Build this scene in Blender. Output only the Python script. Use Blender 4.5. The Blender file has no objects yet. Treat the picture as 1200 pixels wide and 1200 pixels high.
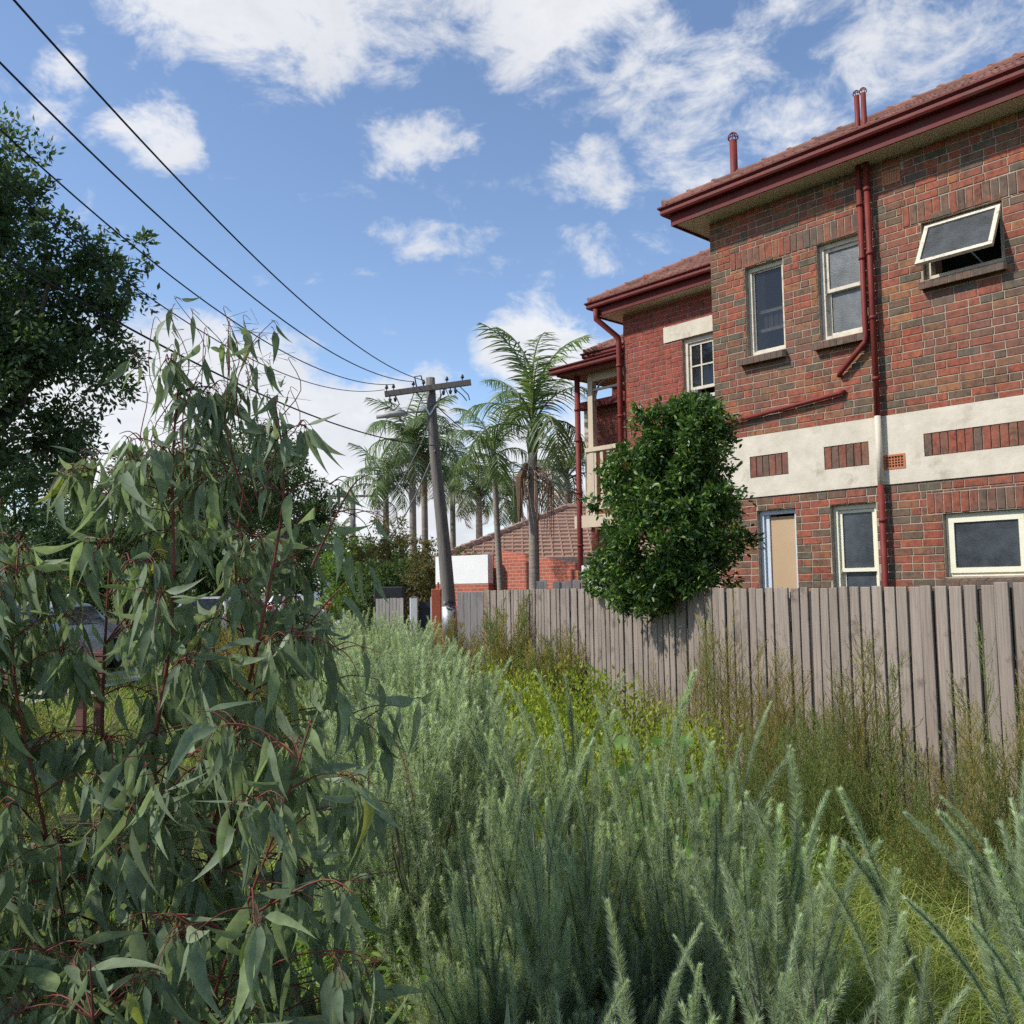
import bpy, math, random
import numpy as np
from mathutils import Matrix, Vector

# ------------------------------------------------------------------ camera
SC = bpy.context.scene
COL = SC.collection
rad = math.radians
PITCH, ROLL, EYE = math.atan(90 / 1080), rad(0.8), 1.6
_r0 = Vector((1, 0, 0)); _u0 = Vector((0, -math.sin(PITCH), math.cos(PITCH))); _f0 = Vector((0, math.cos(PITCH), math.sin(PITCH)))
CR = _r0 * math.cos(ROLL) - _u0 * math.sin(ROLL)
CU = _u0 * math.cos(ROLL) + _r0 * math.sin(ROLL)
cam_d = bpy.data.cameras.new('camera'); cam_d.sensor_width = 36; cam_d.lens = 32.4
cam_d.clip_start = 0.05; cam_d.clip_end = 3000
cam = bpy.data.objects.new('camera', cam_d); COL.objects.link(cam)
cam.matrix_world = Matrix(((CR.x, CU.x, -_f0.x, 0), (CR.y, CU.y, -_f0.y, 0), (CR.z, CU.z, -_f0.z, EYE), (0, 0, 0, 1)))
SC.camera = cam

# ------------------------------------------------------------------ sky, sun, exposure
SUN_AZ = math.atan2(-0.22, -0.97)          # horizontal direction towards the sun (from +X, ccw)
SUN_EL = rad(43)
sun_dir = Vector((math.cos(SUN_AZ) * math.cos(SUN_EL), math.sin(SUN_AZ) * math.cos(SUN_EL), math.sin(SUN_EL)))
sl = bpy.data.lights.new('sun', 'SUN'); sl.energy = 2.05; sl.angle = rad(2.0); sl.color = (1.0, 0.955, 0.88)
so = bpy.data.objects.new('sun', sl); COL.objects.link(so)
so.rotation_euler = sun_dir.to_track_quat('Z', 'Y').to_euler(); so.location = (-20, 5, 30)
SC.view_settings.view_transform = 'Standard'; SC.view_settings.look = 'None'
SC.view_settings.exposure = 1.28; SC.view_settings.gamma = 1
SC.cycles.max_bounces = 5; SC.cycles.transparent_max_bounces = 8
SC.cycles.diffuse_bounces = 3; SC.cycles.glossy_bounces = 2; SC.cycles.transmission_bounces = 4
SC.cycles.use_denoising = False; SC.cycles.use_light_tree = False
SC.cycles.use_adaptive_sampling = True; SC.cycles.adaptive_threshold = 0.012
SC.cycles.caustics_reflective = False; SC.cycles.caustics_refractive = False

SKY_S = 0.084
W = bpy.data.worlds.new('World'); SC.world = W; W.use_nodes = True
NT = W.node_tree; NT.nodes.clear()
def wn(t, **k):
    n = NT.nodes.new(t)
    for a, b in k.items(): setattr(n, a, b)
    return n
def wmath(op, a, b=None, c=None, clamp=False):
    n = wn('ShaderNodeMath', operation=op, use_clamp=clamp)
    for i, v in enumerate((a, b, c)):
        if v is None: continue
        if isinstance(v, (int, float)): n.inputs[i].default_value = v
        else: NT.links.new(v, n.inputs[i])
    return n.outputs[0]
def build_world():
    L = NT.links.new
    sky = wn('ShaderNodeTexSky', sky_type='NISHITA', sun_disc=False)
    sky.sun_elevation = SUN_EL; sky.sun_rotation = math.pi / 2 - SUN_AZ
    sky.altitude = 300; sky.air_density = 0.85; sky.dust_density = 0.4; sky.ozone_density = 1.6
    tc = wn('ShaderNodeTexCoord'); sep = wn('ShaderNodeSeparateXYZ'); L(tc.outputs['Generated'], sep.inputs[0])
    x, y, z = sep.outputs
    az = wmath('ARCTAN2', x, y)                       # 0 ahead, + to the right
    el = wmath('ARCSINE', z)
    # clouds: fractal noise over broad masses, denser towards the horizon
    def noise(scale, det, rough, loc, dist=0.0, vec=None, col=False):
        mp = wn('ShaderNodeMapping'); mp.inputs['Location'].default_value = loc
        L(vec, mp.inputs[0])
        nz = wn('ShaderNodeTexNoise'); nz.inputs['Scale'].default_value = scale; nz.inputs['Detail'].default_value = det
        nz.inputs['Roughness'].default_value = rough; nz.inputs['Distortion'].default_value = dist
        L(mp.outputs[0], nz.inputs[0]); return nz.outputs[1] if col else nz.outputs[0]
    st = wn('ShaderNodeMapping'); st.inputs['Scale'].default_value = (1, 1, 1.7); L(tc.outputs['Generated'], st.inputs[0])
    fine = noise(12.0, 8, 0.66, (1.0, 4.0, 2.0), 0.35, st.outputs[0])
    big = noise(3.2, 2, 0.5, (4.0, 0.3, 7.0), 0.0, tc.outputs['Generated'])
    # individual cloud masses: centre azimuth, elevation, half widths (degrees), strength
    blobs = [(-15, 33.6, 14, 6.2, .92), (3, 34, 10.5, 5.8, .82), (21, 33.5, 14, 6, .50), (-22.5, 25.4, 4.6, 2.5, .66), (-27.5, 27, 2.6, 3.8, .6), (-6.2, 26.6, 4.6, 2.2, .66),
             (3.6, 24.5, 5.0, 2.2, .62), (7, 28, 4.5, 2.0, .45), (-5, 21.6, 4.6, 1.6, .55), (15, 25, 9.5, 6.0, .44), (24, 29, 10, 5, .45), (7, 21, 5.5, 1.8, .40), (11, 30, 7, 3, .45),
             (2.2, 14.8, 5.4, 4.3, .95), (-20, 9.5, 13, 7.6, 1.35), (-8, 7.5, 10, 6.8, 1.25), (4, 7.0, 12, 6.0, .85), (-34, 9, 10, 8, .8),
             (60, 20, 25, 9, .8), (100, 35, 22, 10, .8), (-75, 24, 22, 9, .7), (150, 25, 25, 10, .8), (-140, 30, 25, 10, .7)]
    tot = None
    sp = wn('ShaderNodeSeparateXYZ'); L(noise(7.5, 5, 0.6, (5, 1, 3), 0.0, tc.outputs['Generated'], True), sp.inputs[0])
    azw = wmath('MULTIPLY_ADD', wmath('SUBTRACT', sp.outputs[0], 0.5), .18, az)
    elw = wmath('MULTIPLY_ADD', wmath('SUBTRACT', sp.outputs[1], 0.5), .12, el)
    for a, e, wa, we, s in blobs:
        da = wmath('DIVIDE', wmath('SUBTRACT', azw, rad(a)), rad(wa)); de = wmath('DIVIDE', wmath('SUBTRACT', elw, rad(e)), rad(we))
        r2 = wmath('ADD', wmath('MULTIPLY', da, da), wmath('MULTIPLY', de, de))
        v = wmath('MULTIPLY', wmath('SUBTRACT', 1.0, r2, clamp=True), s)
        tot = v if tot is None else wmath('MAXIMUM', tot, v)
    low = wmath('MULTIPLY', wmath('SUBTRACT', 1.0, wmath('DIVIDE', el, rad(12)), clamp=True), 0.8)
    tot = wmath('MAXIMUM', tot, low)
    tex = wmath('MULTIPLY', wmath('SUBTRACT', fine, 0.52), 2.1)
    dens = wmath('ADD', wmath('SUBTRACT', tot, 0.07), tex)
    mr = wn('ShaderNodeMapRange', interpolation_type='SMOOTHSTEP'); L(dens, mr.inputs[0])
    mr.inputs[1].default_value = 0.04; mr.inputs[2].default_value = 0.66; mr.inputs[3].default_value = 0; mr.inputs[4].default_value = 0.94
    shade = wn('ShaderNodeMapRange'); L(wmath('ADD', wmath('MULTIPLY', fine, 0.7), wmath('MULTIPLY', big, 0.6)), shade.inputs[0])
    shade.inputs[1].default_value = 0.45; shade.inputs[2].default_value = 0.85; shade.inputs[3].default_value = 1.0; shade.inputs[4].default_value = 0.50
    k = 0.44 / SKY_S
    cc = wn('ShaderNodeMix', data_type='RGBA'); L(shade.outputs[0], cc.inputs[0])
    cc.inputs[6].default_value = (0.42 * k, 0.46 * k, 0.54 * k, 1); cc.inputs[7].default_value = (0.97 * k, 0.97 * k, 0.98 * k, 1)
    mx = wn('ShaderNodeMix', data_type='RGBA'); L(mr.outputs[0], mx.inputs[0]); L(sky.outputs[0], mx.inputs[6]); L(cc.outputs[2], mx.inputs[7])
    bg = wn('ShaderNodeBackground'); L(mx.outputs[2], bg.inputs[0]); bg.inputs[1].default_value = SKY_S
    out = wn('ShaderNodeOutputWorld'); L(bg.outputs[0], out.inputs[0])
build_world()
W.cycles.sampling_method = 'MANUAL'; W.cycles.sample_map_resolution = 512

# ------------------------------------------------------------------ helpers
rng = np.random.default_rng(7)
random.seed(7)
def ray(px, py):
    return _f0 + CR * ((px - 600) / 1080) + CU * ((600 - py) / 1080)
def at(px, py, Y):
    d = ray(px, py); t = Y / d.y
    return Vector((d.x * t, Y, EYE + d.z * t))

MATS = {}
def new_mat(name):
    m = bpy.data.materials.new(name); m.use_nodes = True
    MATS[name] = m
    return m, m.node_tree, m.node_tree.nodes['Principled BSDF']
def nd(nt, t, **k):
    n = nt.nodes.new(t)
    for a, b in k.items(): setattr(n, a, b)
    return n
def ramp(nt, fac, stops, interp='LINEAR'):
    r = nd(nt, 'ShaderNodeValToRGB'); r.color_ramp.interpolation = interp
    els = r.color_ramp.elements
    while len(els) < len(stops): els.new(0.5)
    for e, (p, c) in zip(els, stops): e.position = p; e.color = (*c, 1)
    nt.links.new(fac, r.inputs[0]); return r.outputs[0]
def noise_n(nt, scale, det=5, rough=0.55, coord='Object', stretch=None, dist=0.0):
    v = nd(nt, 'ShaderNodeNewGeometry').outputs['Position'] if coord == 'Object' else nd(nt, 'ShaderNodeTexCoord').outputs[coord]
    if stretch:
        mp = nd(nt, 'ShaderNodeMapping'); mp.inputs['Scale'].default_value = stretch; nt.links.new(v, mp.inputs[0]); v = mp.outputs[0]
    n = nd(nt, 'ShaderNodeTexNoise'); n.inputs['Scale'].default_value = scale; n.inputs['Detail'].default_value = det
    n.inputs['Roughness'].default_value = rough; n.inputs['Distortion'].default_value = dist
    nt.links.new(v, n.inputs[0]); return n.outputs[0]
def bump(nt, b, h, strength=0.3, dist=0.01):
    bp = nd(nt, 'ShaderNodeBump'); bp.inputs['Strength'].default_value = strength; bp.inputs['Distance'].default_value = dist
    nt.links.new(h, bp.inputs['Height']); nt.links.new(bp.outputs[0], b.inputs['Normal'])
def mixc(nt, fac, a, b, blend='MIX'):
    m = nd(nt, 'ShaderNodeMix', data_type='RGBA', blend_type=blend)
    for s, v in ((0, fac), (6, a), (7, b)):
        if isinstance(v, (int, float)): m.inputs[s].default_value = v
        elif isinstance(v, tuple): m.inputs[s].default_value = (*v, 1)
        else: nt.links.new(v, m.inputs[s])
    return m.outputs[2]
def surf(name, c1, c2, scale=6, rough=0.7, b=0.25, bd=0.004, stretch=None, spec=0.3, objvar=0.0, det=6, metal=0.0, dirt=None):
    m, nt, p = new_mat(name)
    nz = noise_n(nt, scale, det, 0.6, stretch=stretch)
    col = ramp(nt, nz, [(0.3, c1), (0.7, c2)])
    if dirt:
        nz2 = noise_n(nt, dirt[1], 7, 0.65)
        f = ramp(nt, nz2, [(dirt[2], (0, 0, 0)), (dirt[2] + 0.12, (1, 1, 1))])
        col = mixc(nt, f, col, dirt[0])
    if objvar:
        oi = nd(nt, 'ShaderNodeObjectInfo')
        v = nd(nt, 'ShaderNodeMapRange'); nt.links.new(oi.outputs['Random'], v.inputs[0]); v.inputs[3].default_value = 1 - objvar; v.inputs[4].default_value = 1 + objvar
        cmb = nd(nt, 'ShaderNodeCombineColor')
        for i in range(3): nt.links.new(v.outputs[0], cmb.inputs[i])
        col = mixc(nt, 1.0, col, cmb.outputs[0], 'MULTIPLY')
    nt.links.new(col, p.inputs['Base Color'])
    p.inputs['Roughness'].default_value = rough; p.inputs['Specular IOR Level'].default_value = spec; p.inputs['Metallic'].default_value = metal
    if b: bump(nt, p, nz, b, bd)
    return m
def leafmat(name, stops, rough=0.5, trans=0.35, spec=0.4, tcol=None, objvar=0.12, transboost=1.6):
    m, nt, p = new_mat(name)
    at_ = nd(nt, 'ShaderNodeAttribute', attribute_name='rnd')
    col = ramp(nt, at_.outputs['Fac'], stops)
    bl = noise_n(nt, 38, 2, 0.7); col = mixc(nt, 1.0, col, ramp(nt, bl, [(0.3, (0.78, 0.80, 0.76)), (0.7, (1.22, 1.2, 1.2))]), 'MULTIPLY')
    oi = nd(nt, 'ShaderNodeObjectInfo')
    hs = nd(nt, 'ShaderNodeHueSaturation')
    v = nd(nt, 'ShaderNodeMapRange'); nt.links.new(oi.outputs['Random'], v.inputs[0]); v.inputs[3].default_value = 1 - objvar; v.inputs[4].default_value = 1 + objvar
    nt.links.new(v.outputs[0], hs.inputs['Value']); nt.links.new(col, hs.inputs['Color'])
    col = hs.outputs[0]
    nt.links.new(col, p.inputs['Base Color']); p.inputs['Roughness'].default_value = rough
    p.inputs['Specular IOR Level'].default_value = spec
    tr = nd(nt, 'ShaderNodeBsdfTranslucent')
    tc_ = mixc(nt, 1.0, col, tcol or (transboost, transboost * 1.05, transboost * 0.5), 'MULTIPLY')
    nt.links.new(tc_, tr.inputs[0])
    mx = nd(nt, 'ShaderNodeMixShader'); mx.inputs[0].default_value = trans
    nt.links.new(p.outputs[0], mx.inputs[1]); nt.links.new(tr.outputs[0], mx.inputs[2])
    nt.links.new(mx.outputs[0], nt.nodes['Material Output'].inputs[0])
    return m

def obj(name, data, parent=None, mat=None):
    o = bpy.data.objects.new(name, data); COL.objects.link(o)
    if parent is not None: o.parent = parent
    if mat is not None and data is not None and not data.materials: data.materials.append(MATS[mat] if isinstance(mat, str) else mat)
    return o
def tag(o, label, cat, group=None, kind=None):
    o['label'] = label
    if cat: o['category'] = cat
    if group: o['group'] = group
    if kind: o['kind'] = kind
    return o
def thing(name, label, cat, loc=(0, 0, 0), rz=0.0, group=None):
    o = bpy.data.objects.new(name, None); COL.objects.link(o); o.empty_display_size = 0.2
    o.location = loc; o.rotation_euler = (0, 0, rz)
    return tag(o, label, cat, group)
def np_mesh(name, V, F, smooth=False, rnd=None, mat=None):
    """V (n,3), F (m,k) k = 3 or 4"""
    V = np.ascontiguousarray(V, np.float32); F = np.ascontiguousarray(F, np.int32)
    me = bpy.data.meshes.new(name); k = F.shape[1]
    me.vertices.add(len(V)); me.vertices.foreach_set('co', V.ravel())
    me.loops.add(F.size); me.loops.foreach_set('vertex_index', F.ravel())
    me.polygons.add(len(F)); me.polygons.foreach_set('loop_start', np.arange(0, F.size, k, dtype=np.int32))
    me.polygons.foreach_set('loop_total', np.full(len(F), k, np.int32))
    if smooth: me.polygons.foreach_set('use_smooth', np.ones(len(F), bool))
    if rnd is not None:
        a = me.attributes.new('rnd', 'FLOAT', 'POINT'); a.data.foreach_set('value', np.ascontiguousarray(rnd, np.float32))
    me.update(calc_edges=True)
    if mat: me.materials.append(MATS[mat])
    return me

class MB:
    """collects quads/tris; build() links them as one mesh object"""
    def __init__(s): s.v = []; s.f = []; s.r = []
    def add(s, vs, fs, r=0.0):
        b = len(s.v); s.v += [tuple(v) for v in vs]; s.f += [tuple(i + b for i in f) for f in fs]; s.r += [r] * len(vs)
    def box(s, x0, x1, y0, y1, z0, z1, r=0.0):
        s.add([(x0, y0, z0), (x1, y0, z0), (x1, y1, z0), (x0, y1, z0), (x0, y0, z1), (x1, y0, z1), (x1, y1, z1), (x0, y1, z1)],
              [(3, 2, 1, 0), (4, 5, 6, 7), (0, 1, 5, 4), (1, 2, 6, 5), (2, 3, 7, 6), (3, 0, 4, 7)], r)
    def cbox(s, x0, x1, y0, y1, z0, z1, c=0.004, r=0.0):
        """box with its -Y (front) rim chamfered"""
        s.add([(x0 + c, y0, z0 + c), (x1 - c, y0, z0 + c), (x1 - c, y0, z1 - c), (x0 + c, y0, z1 - c),
               (x0, y0 + c, z0), (x1, y0 + c, z0), (x1, y0 + c, z1), (x0, y0 + c, z1),
               (x0, y1, z0), (x1, y1, z0), (x1, y1, z1), (x0, y1, z1)],
              [(0, 1, 2, 3), (4, 5, 1, 0), (5, 6, 2, 1), (6, 7, 3, 2), (7, 4, 0, 3), (8, 9, 5, 4), (9, 10, 6, 5), (10, 11, 7, 6), (11, 8, 4, 7)], r)
    def bar(s, a, b, w, h, up=(0, 0, 1), r=0.0):
        a = Vector(a); b = Vector(b); d = (b - a).normalized(); up = Vector(up)
        x = d.cross(up); x = x.normalized() if x.length > 1e-6 else Vector((1, 0, 0)); y = x.cross(d)
        q = []
        for p in (a, b):
            for i, j in ((-1, -1), (1, -1), (1, 1), (-1, 1)): q.append(p + x * (i * w / 2) + y * (j * h / 2))
        s.add(q, [(3, 2, 1, 0), (4, 5, 6, 7), (0, 1, 5, 4), (1, 2, 6, 5), (2, 3, 7, 6), (3, 0, 4, 7)], r)
    def tube(s, pts, rad_, seg=8, r=0.0, cap=True):
        pts = [Vector(p) for p in pts]; n = len(pts)
        if not hasattr(rad_, '__len__'): rad_ = [rad_] * n
        ring = []; prev = None
        for i, p in enumerate(pts):
            d = (pts[min(i + 1, n - 1)] - pts[max(i - 1, 0)])
            d = d.normalized() if d.length > 1e-9 else Vector((0, 0, 1))
            if prev is None:
                ref = Vector((0, 0, 1)) if abs(d.z) < 0.9 else Vector((1, 0, 0)); x = d.cross(ref).normalized()
            else:
                x = prev - d * prev.dot(d); x = x.normalized() if x.length > 1e-6 else d.orthogonal().normalized()
            prev = x; y = d.cross(x)
            ring.append([p + (x * math.cos(k * 2 * math.pi / seg) + y * math.sin(k * 2 * math.pi / seg)) * rad_[i] for k in range(seg)])
        vs = [v for g in ring for v in g]; fs = []
        for i in range(n - 1):
            for k in range(seg):
                k2 = (k + 1) % seg; fs.append((i * seg + k, i * seg + k2, (i + 1) * seg + k2, (i + 1) * seg + k))
        if cap: fs.append(tuple(range(seg - 1, -1, -1))); fs.append(tuple((n - 1) * seg + k for k in range(seg)))
        s.add(vs, fs, r)
    def prism(s, prof, axis, a, b, r=0.0):
        """closed 2-D profile swept along axis 'x' (profile in y,z) or 'y' (profile in x,z)"""
        n = len(prof)
        f = (lambda t, p: (t, p[0], p[1])) if axis == 'x' else (lambda t, p: (p[0], t, p[1]))
        vs = [f(a, p) for p in prof] + [f(b, p) for p in prof]
        fs = [(i, (i + 1) % n, n + (i + 1) % n, n + i) for i in range(n)] + [tuple(range(n - 1, -1, -1)), tuple(range(n, 2 * n))]
        s.add(vs, fs, r)
    def mesh(s, name, smooth=False, mat=None, rnd=False):
        me = bpy.data.meshes.new(name); me.from_pydata(s.v, [], s.f)
        if smooth: me.polygons.foreach_set('use_smooth', np.ones(len(me.polygons), bool))
        if rnd:
            a = me.attributes.new('rnd', 'FLOAT', 'POINT'); a.data.foreach_set('value', np.array(s.r, np.float32))
        if mat: me.materials.append(MATS[mat])
        return me
    def build(s, name, mat, parent=None, smooth=False, rnd=False):
        me = s.mesh(name, smooth, mat, rnd)
        if not smooth or True:
            import bmesh
            bm = bmesh.new(); bm.from_mesh(me); bmesh.ops.recalc_face_normals(bm, faces=bm.faces); bm.to_mesh(me); bm.free()
        return obj(name, me, parent)

def unit(a):
    return a / np.maximum(np.linalg.norm(a, axis=-1, keepdims=True), 1e-9)
T_DIAMOND = (np.array([(0, 0, 0), (.45, -.5, .12), (1, 0, 0), (.45, .5, .12)]), np.array([(0, 1, 2, 3)]))
T_OVAL = (np.array([(0, 0, 0), (.3, -.45, .1), (.7, -.38, .1), (1, 0, 0), (.7, .38, .1), (.3, .45, .1), (.5, 0, 0)]),
          np.array([(0, 1, 6, 5), (1, 2, 3, 6), (6, 3, 4, 5)]))
T_TRI = (np.array([(0, -.5, 0), (0, .5, 0), (1, 0, 0)]), np.array([(0, 1, 2)]))
def t_strip(n, width, curve=0.0, droop=0.0, fold=0.12):
    """leaf of n stations with a folded midrib; width(t) half widths, sideways curve, droop out of plane"""
    V = []; F = []
    for i in range(n + 1):
        t = i / n; w = width(t); off = curve * (t * t - t * 0.3); dz = -droop * t * t
        V += [(t, -w + off, dz + fold * w), (t, off, dz), (t, w + off, dz + fold * w)]
    for i in range(n):
        a = 3 * i; F += [(a, a + 3, a + 4, a + 1), (a + 1, a + 4, a + 5, a + 2)]
    return np.array(V), np.array(F)
def scatter(tmpl, P, D, N, L, Wd, rnd=None):
    """place a leaf template at P along D with normal hint N; returns V, F, rnd"""
    T, TF = tmpl; n = len(P)
    D = unit(D); B = unit(np.cross(N, D)); N = np.cross(D, B)
    L = np.broadcast_to(L, (n,)); Wd = np.broadcast_to(Wd, (n,))
    V = P[:, None] + D[:, None] * (T[None, :, 0:1] * L[:, None, None]) + B[:, None] * (T[None, :, 1:2] * Wd[:, None, None]) + N[:, None] * (T[None, :, 2:3] * Wd[:, None, None])
    F = (TF[None] + (np.arange(n) * len(T))[:, None, None]).reshape(-1, TF.shape[1])
    if rnd is None: rnd = rng.random(n)
    return V.reshape(-1, 3), F, np.repeat(rnd, len(T))
def join(parts):
    V = []; F = []; R = []; b = 0
    for v, f, r in parts:
        V.append(v); F.append(f + b); R.append(r); b += len(v)
    return np.concatenate(V), np.concatenate(F), np.concatenate(R)
def rdir(n, up=0.0):
    d = rng.normal(size=(n, 3)); d[:, 2] += up
    return unit(d)
def copy_tree(o, parent=None):
    c = o.copy(); COL.objects.link(c); c.parent = parent
    for ch in [x for x in bpy.data.objects if x.parent == o]: copy_tree(ch, c)
    return c

# ------------------------------------------------------------------ materials of built things
def brick_mat(name, stops, dark=0.25):
    m, nt, p = new_mat(name)
    a = nd(nt, 'ShaderNodeAttribute', attribute_name='rnd')
    col = ramp(nt, a.outputs['Fac'], stops, 'CONSTANT' if False else 'LINEAR')
    n1 = noise_n(nt, 14, 8, 0.7, 'Generated' if False else 'Object', dist=.5); n2 = noise_n(nt, 1.3, 4, 0.6); n3 = noise_n(nt, 75, 3, 0.6)
    col = mixc(nt, 1.0, col, ramp(nt, n1, [(0.28, (0.36, 0.36, 0.37)), (0.5, (1.0, 1.0, 1.0)), (0.74, (1.55, 1.4, 1.25))]), 'MULTIPLY')
    col = mixc(nt, ramp(nt, n2, [(0.46, (0, 0, 0)), (0.7, (dark * 2.4, dark * 2.4, dark * 2.4))]), col, (0.13, 0.10, 0.08))
    st_ = noise_n(nt, 3.0, 5, 0.65, stretch=(5, 5, .5)); col = mixc(nt, ramp(nt, st_, [(0.50, (0, 0, 0)), (0.68, (.55, .55, .55))]), col, (0.075, 0.058, 0.045))
    n4 = noise_n(nt, 4.5, 5, 0.7)
    col = mixc(nt, ramp(nt, n4, [(0.52, (0, 0, 0)), (0.62, (.35, .35, .35))]), col, (0.17, 0.105, 0.08))
    col = mixc(nt, ramp(nt, n3, [(0.66, (0, 0, 0)), (0.74, (0.5, 0.5, 0.5))]), col, (0.42, 0.33, 0.25))
    hs = nd(nt, 'ShaderNodeHueSaturation'); hs.inputs['Saturation'].default_value = 1.0; hs.inputs['Value'].default_value = 0.95; nt.links.new(col, hs.inputs['Color'])
    nt.links.new(hs.outputs[0], p.inputs['Base Color']); p.inputs['Roughness'].default_value = 0.85; p.inputs['Specular IOR Level'].default_value = 0.2
    bump(nt, p, n1, 0.5, 0.006)
    return m
brick_mat('clinker_brick', [(0.0, (0.275, 0.072, 0.043)), (0.22, (0.325, 0.098, 0.056)), (0.40, (0.25, 0.076, 0.048)), (0.52, (0.20, 0.092, 0.052)), (0.62, (0.16, 0.092, 0.056)),
                            (0.72, (0.128, 0.096, 0.062)), (0.80, (0.118, 0.104, 0.074)), (0.87, (0.25, 0.105, 0.055)), (0.95, (0.32, 0.14, 0.062)), (1.0, (0.29, 0.082, 0.048))])
brick_mat('dark_brick', [(0.0, (0.13, 0.075, 0.055)), (0.5, (0.17, 0.11, 0.08)), (1.0, (0.10, 0.08, 0.065))])
brick_mat('soldier_brick', [(0.0, (0.28, 0.082, 0.05)), (0.4, (0.23, 0.085, 0.055)), (0.6, (0.17, 0.095, 0.065)), (0.8, (0.12, 0.09, 0.07)), (1.0, (0.30, 0.115, 0.06))])
brick_mat('red_brick', [(0.0, (0.27, 0.065, 0.045)), (0.5, (0.31, 0.075, 0.05)), (1.0, (0.24, 0.06, 0.045))], 0.12)
brick_mat('orange_brick', [(0.0, (0.38, 0.10, 0.05)), (0.5, (0.45, 0.14, 0.07)), (1.0, (0.34, 0.09, 0.05))], 0.1)
surf('mortar', (0.27, 0.21, 0.155), (0.46, 0.38, 0.29), 9, 0.95, 0.5, 0.004, det=9)
surf('red_mortar', (0.36, 0.22, 0.17), (0.44, 0.30, 0.24), 30, 0.95, 0.4, 0.004)
surf('cream_render', (0.52, 0.465, 0.37), (0.64, 0.58, 0.47), 5, 0.9, 0.7, 0.014, det=9, dirt=((0.43, 0.375, 0.29), 3.0, 0.57))
surf('cream_paint', (0.52, 0.47, 0.37), (0.66, 0.60, 0.49), 14, 0.6, 0.3, 0.003, det=8, dirt=((0.30, 0.25, 0.19), 11, 0.56))
surf('fresh_cream_paint', (0.70, 0.67, 0.50), (0.76, 0.73, 0.57), 8, 0.5, 0.12, 0.002)
surf('pale_blue_paint', (0.48, 0.53, 0.58), (0.56, 0.61, 0.66), 8, 0.5, 0.12, 0.002)
surf('tan_board', (0.42, 0.29, 0.17), (0.46, 0.33, 0.20), 2, 0.7, 0.05)
surf('soffit_paint', (0.58, 0.56, 0.47), (0.66, 0.63, 0.54), 3, 0.8, 0.1, dirt=((0.4, 0.37, 0.3), 3, 0.6))
surf('red_paint', (0.10, 0.013, 0.011), (0.14, 0.020, 0.016), 5, 0.62, 0.1, 0.003, spec=0.25, dirt=((0.10, 0.03, 0.025), 3.0, 0.56))
surf('pipe_red', (0.145, 0.022, 0.017), (0.20, 0.036, 0.028), 6, 0.6, 0.1, 0.002, spec=0.25, dirt=((0.11, 0.04, 0.03), 5, 0.58))
surf('roof_tile', (0.20, 0.085, 0.06), (0.30, 0.15, 0.11), 9, 0.85, 0.5, 0.008, objvar=0.22, dirt=((0.16, 0.13, 0.11), 4, 0.58))
surf('pale_roof_tile', (0.27, 0.155, 0.11), (0.37, 0.23, 0.165), 6, 0.85, 0.4, 0.008, objvar=0.15, dirt=((0.24, 0.19, 0.15), 2, 0.58))
surf('terracotta', (0.40, 0.14, 0.06), (0.48, 0.18, 0.09), 20, 0.8, 0.3)
surf('beige_timber', (0.48, 0.39, 0.28), (0.56, 0.46, 0.34), 6, 0.6, 0.1, stretch=(1, 1, 0.2))
surf('dark_void', (0.012, 0.012, 0.014), (0.02, 0.02, 0.022), 3, 0.9, 0)  # near-black backing sheets, painting in the darkness of unlit rooms and vent holes
surf('curtain', (0.17, 0.17, 0.17), (0.28, 0.27, 0.26), 3, 0.9, 0.5, 0.02, stretch=(8, 1, .6))
surf('fence_wood', (0.185, 0.150, 0.124), (0.30, 0.248, 0.206), 9, 0.9, 0.6, 0.004, stretch=(9, 9, 0.4), objvar=0.13, det=9, dirt=((0.12, 0.098, 0.08), 4.5, 0.56))
surf('rail_wood', (0.13, 0.10, 0.085), (0.2, 0.16, 0.14), 8, 0.9, 0.3, stretch=(1, 6, 6))
surf('grey_timber', (0.20, 0.18, 0.165), (0.32, 0.29, 0.27), 7, 0.9, 0.4, 0.004, stretch=(8, 8, 0.5), objvar=0.15)
surf('pole_wood', (0.115, 0.10, 0.09), (0.22, 0.195, 0.175), 5, 0.9, 0.6, 0.01, stretch=(7, 7, 0.35))
surf('galvanised', (0.34, 0.36, 0.38), (0.46, 0.48, 0.50), 8, 0.5, 0.1, metal=0.4)
surf('white_wall', (0.74, 0.74, 0.73), (0.80, 0.80, 0.79), 2, 0.8, 0.1)
surf('white_paint', (0.70, 0.70, 0.68), (0.78, 0.78, 0.76), 4, 0.6, 0.1)
surf('orange_red_post', (0.42, 0.10, 0.05), (0.52, 0.15, 0.08), 12, 0.85, 0.4)
surf('slate_roof', (0.07, 0.075, 0.085), (0.10, 0.105, 0.115), 6, 0.8, 0.2)
surf('pale_blue_wall', (0.55, 0.60, 0.66), (0.60, 0.65, 0.70), 3, 0.8, 0.05)
surf('charcoal_metal', (0.028, 0.030, 0.034), (0.04, 0.042, 0.047), 6, 0.5, 0.05)
surf('bench_timber', (0.14, 0.06, 0.045), (0.22, 0.10, 0.075), 5, 0.7, 0.3, stretch=(.5, 8, 8), objvar=0.2)
surf('light_timber', (0.33, 0.26, 0.18), (0.42, 0.34, 0.25), 5, 0.8, 0.3, stretch=(.5, 8, 8))
surf('black_rubber', (0.012, 0.012, 0.012), (0.02, 0.02, 0.02), 8, 0.9, 0)
surf('wire_black', (0.010, 0.011, 0.016), (0.016, 0.018, 0.024), 8, 0.7, 0)
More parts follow.
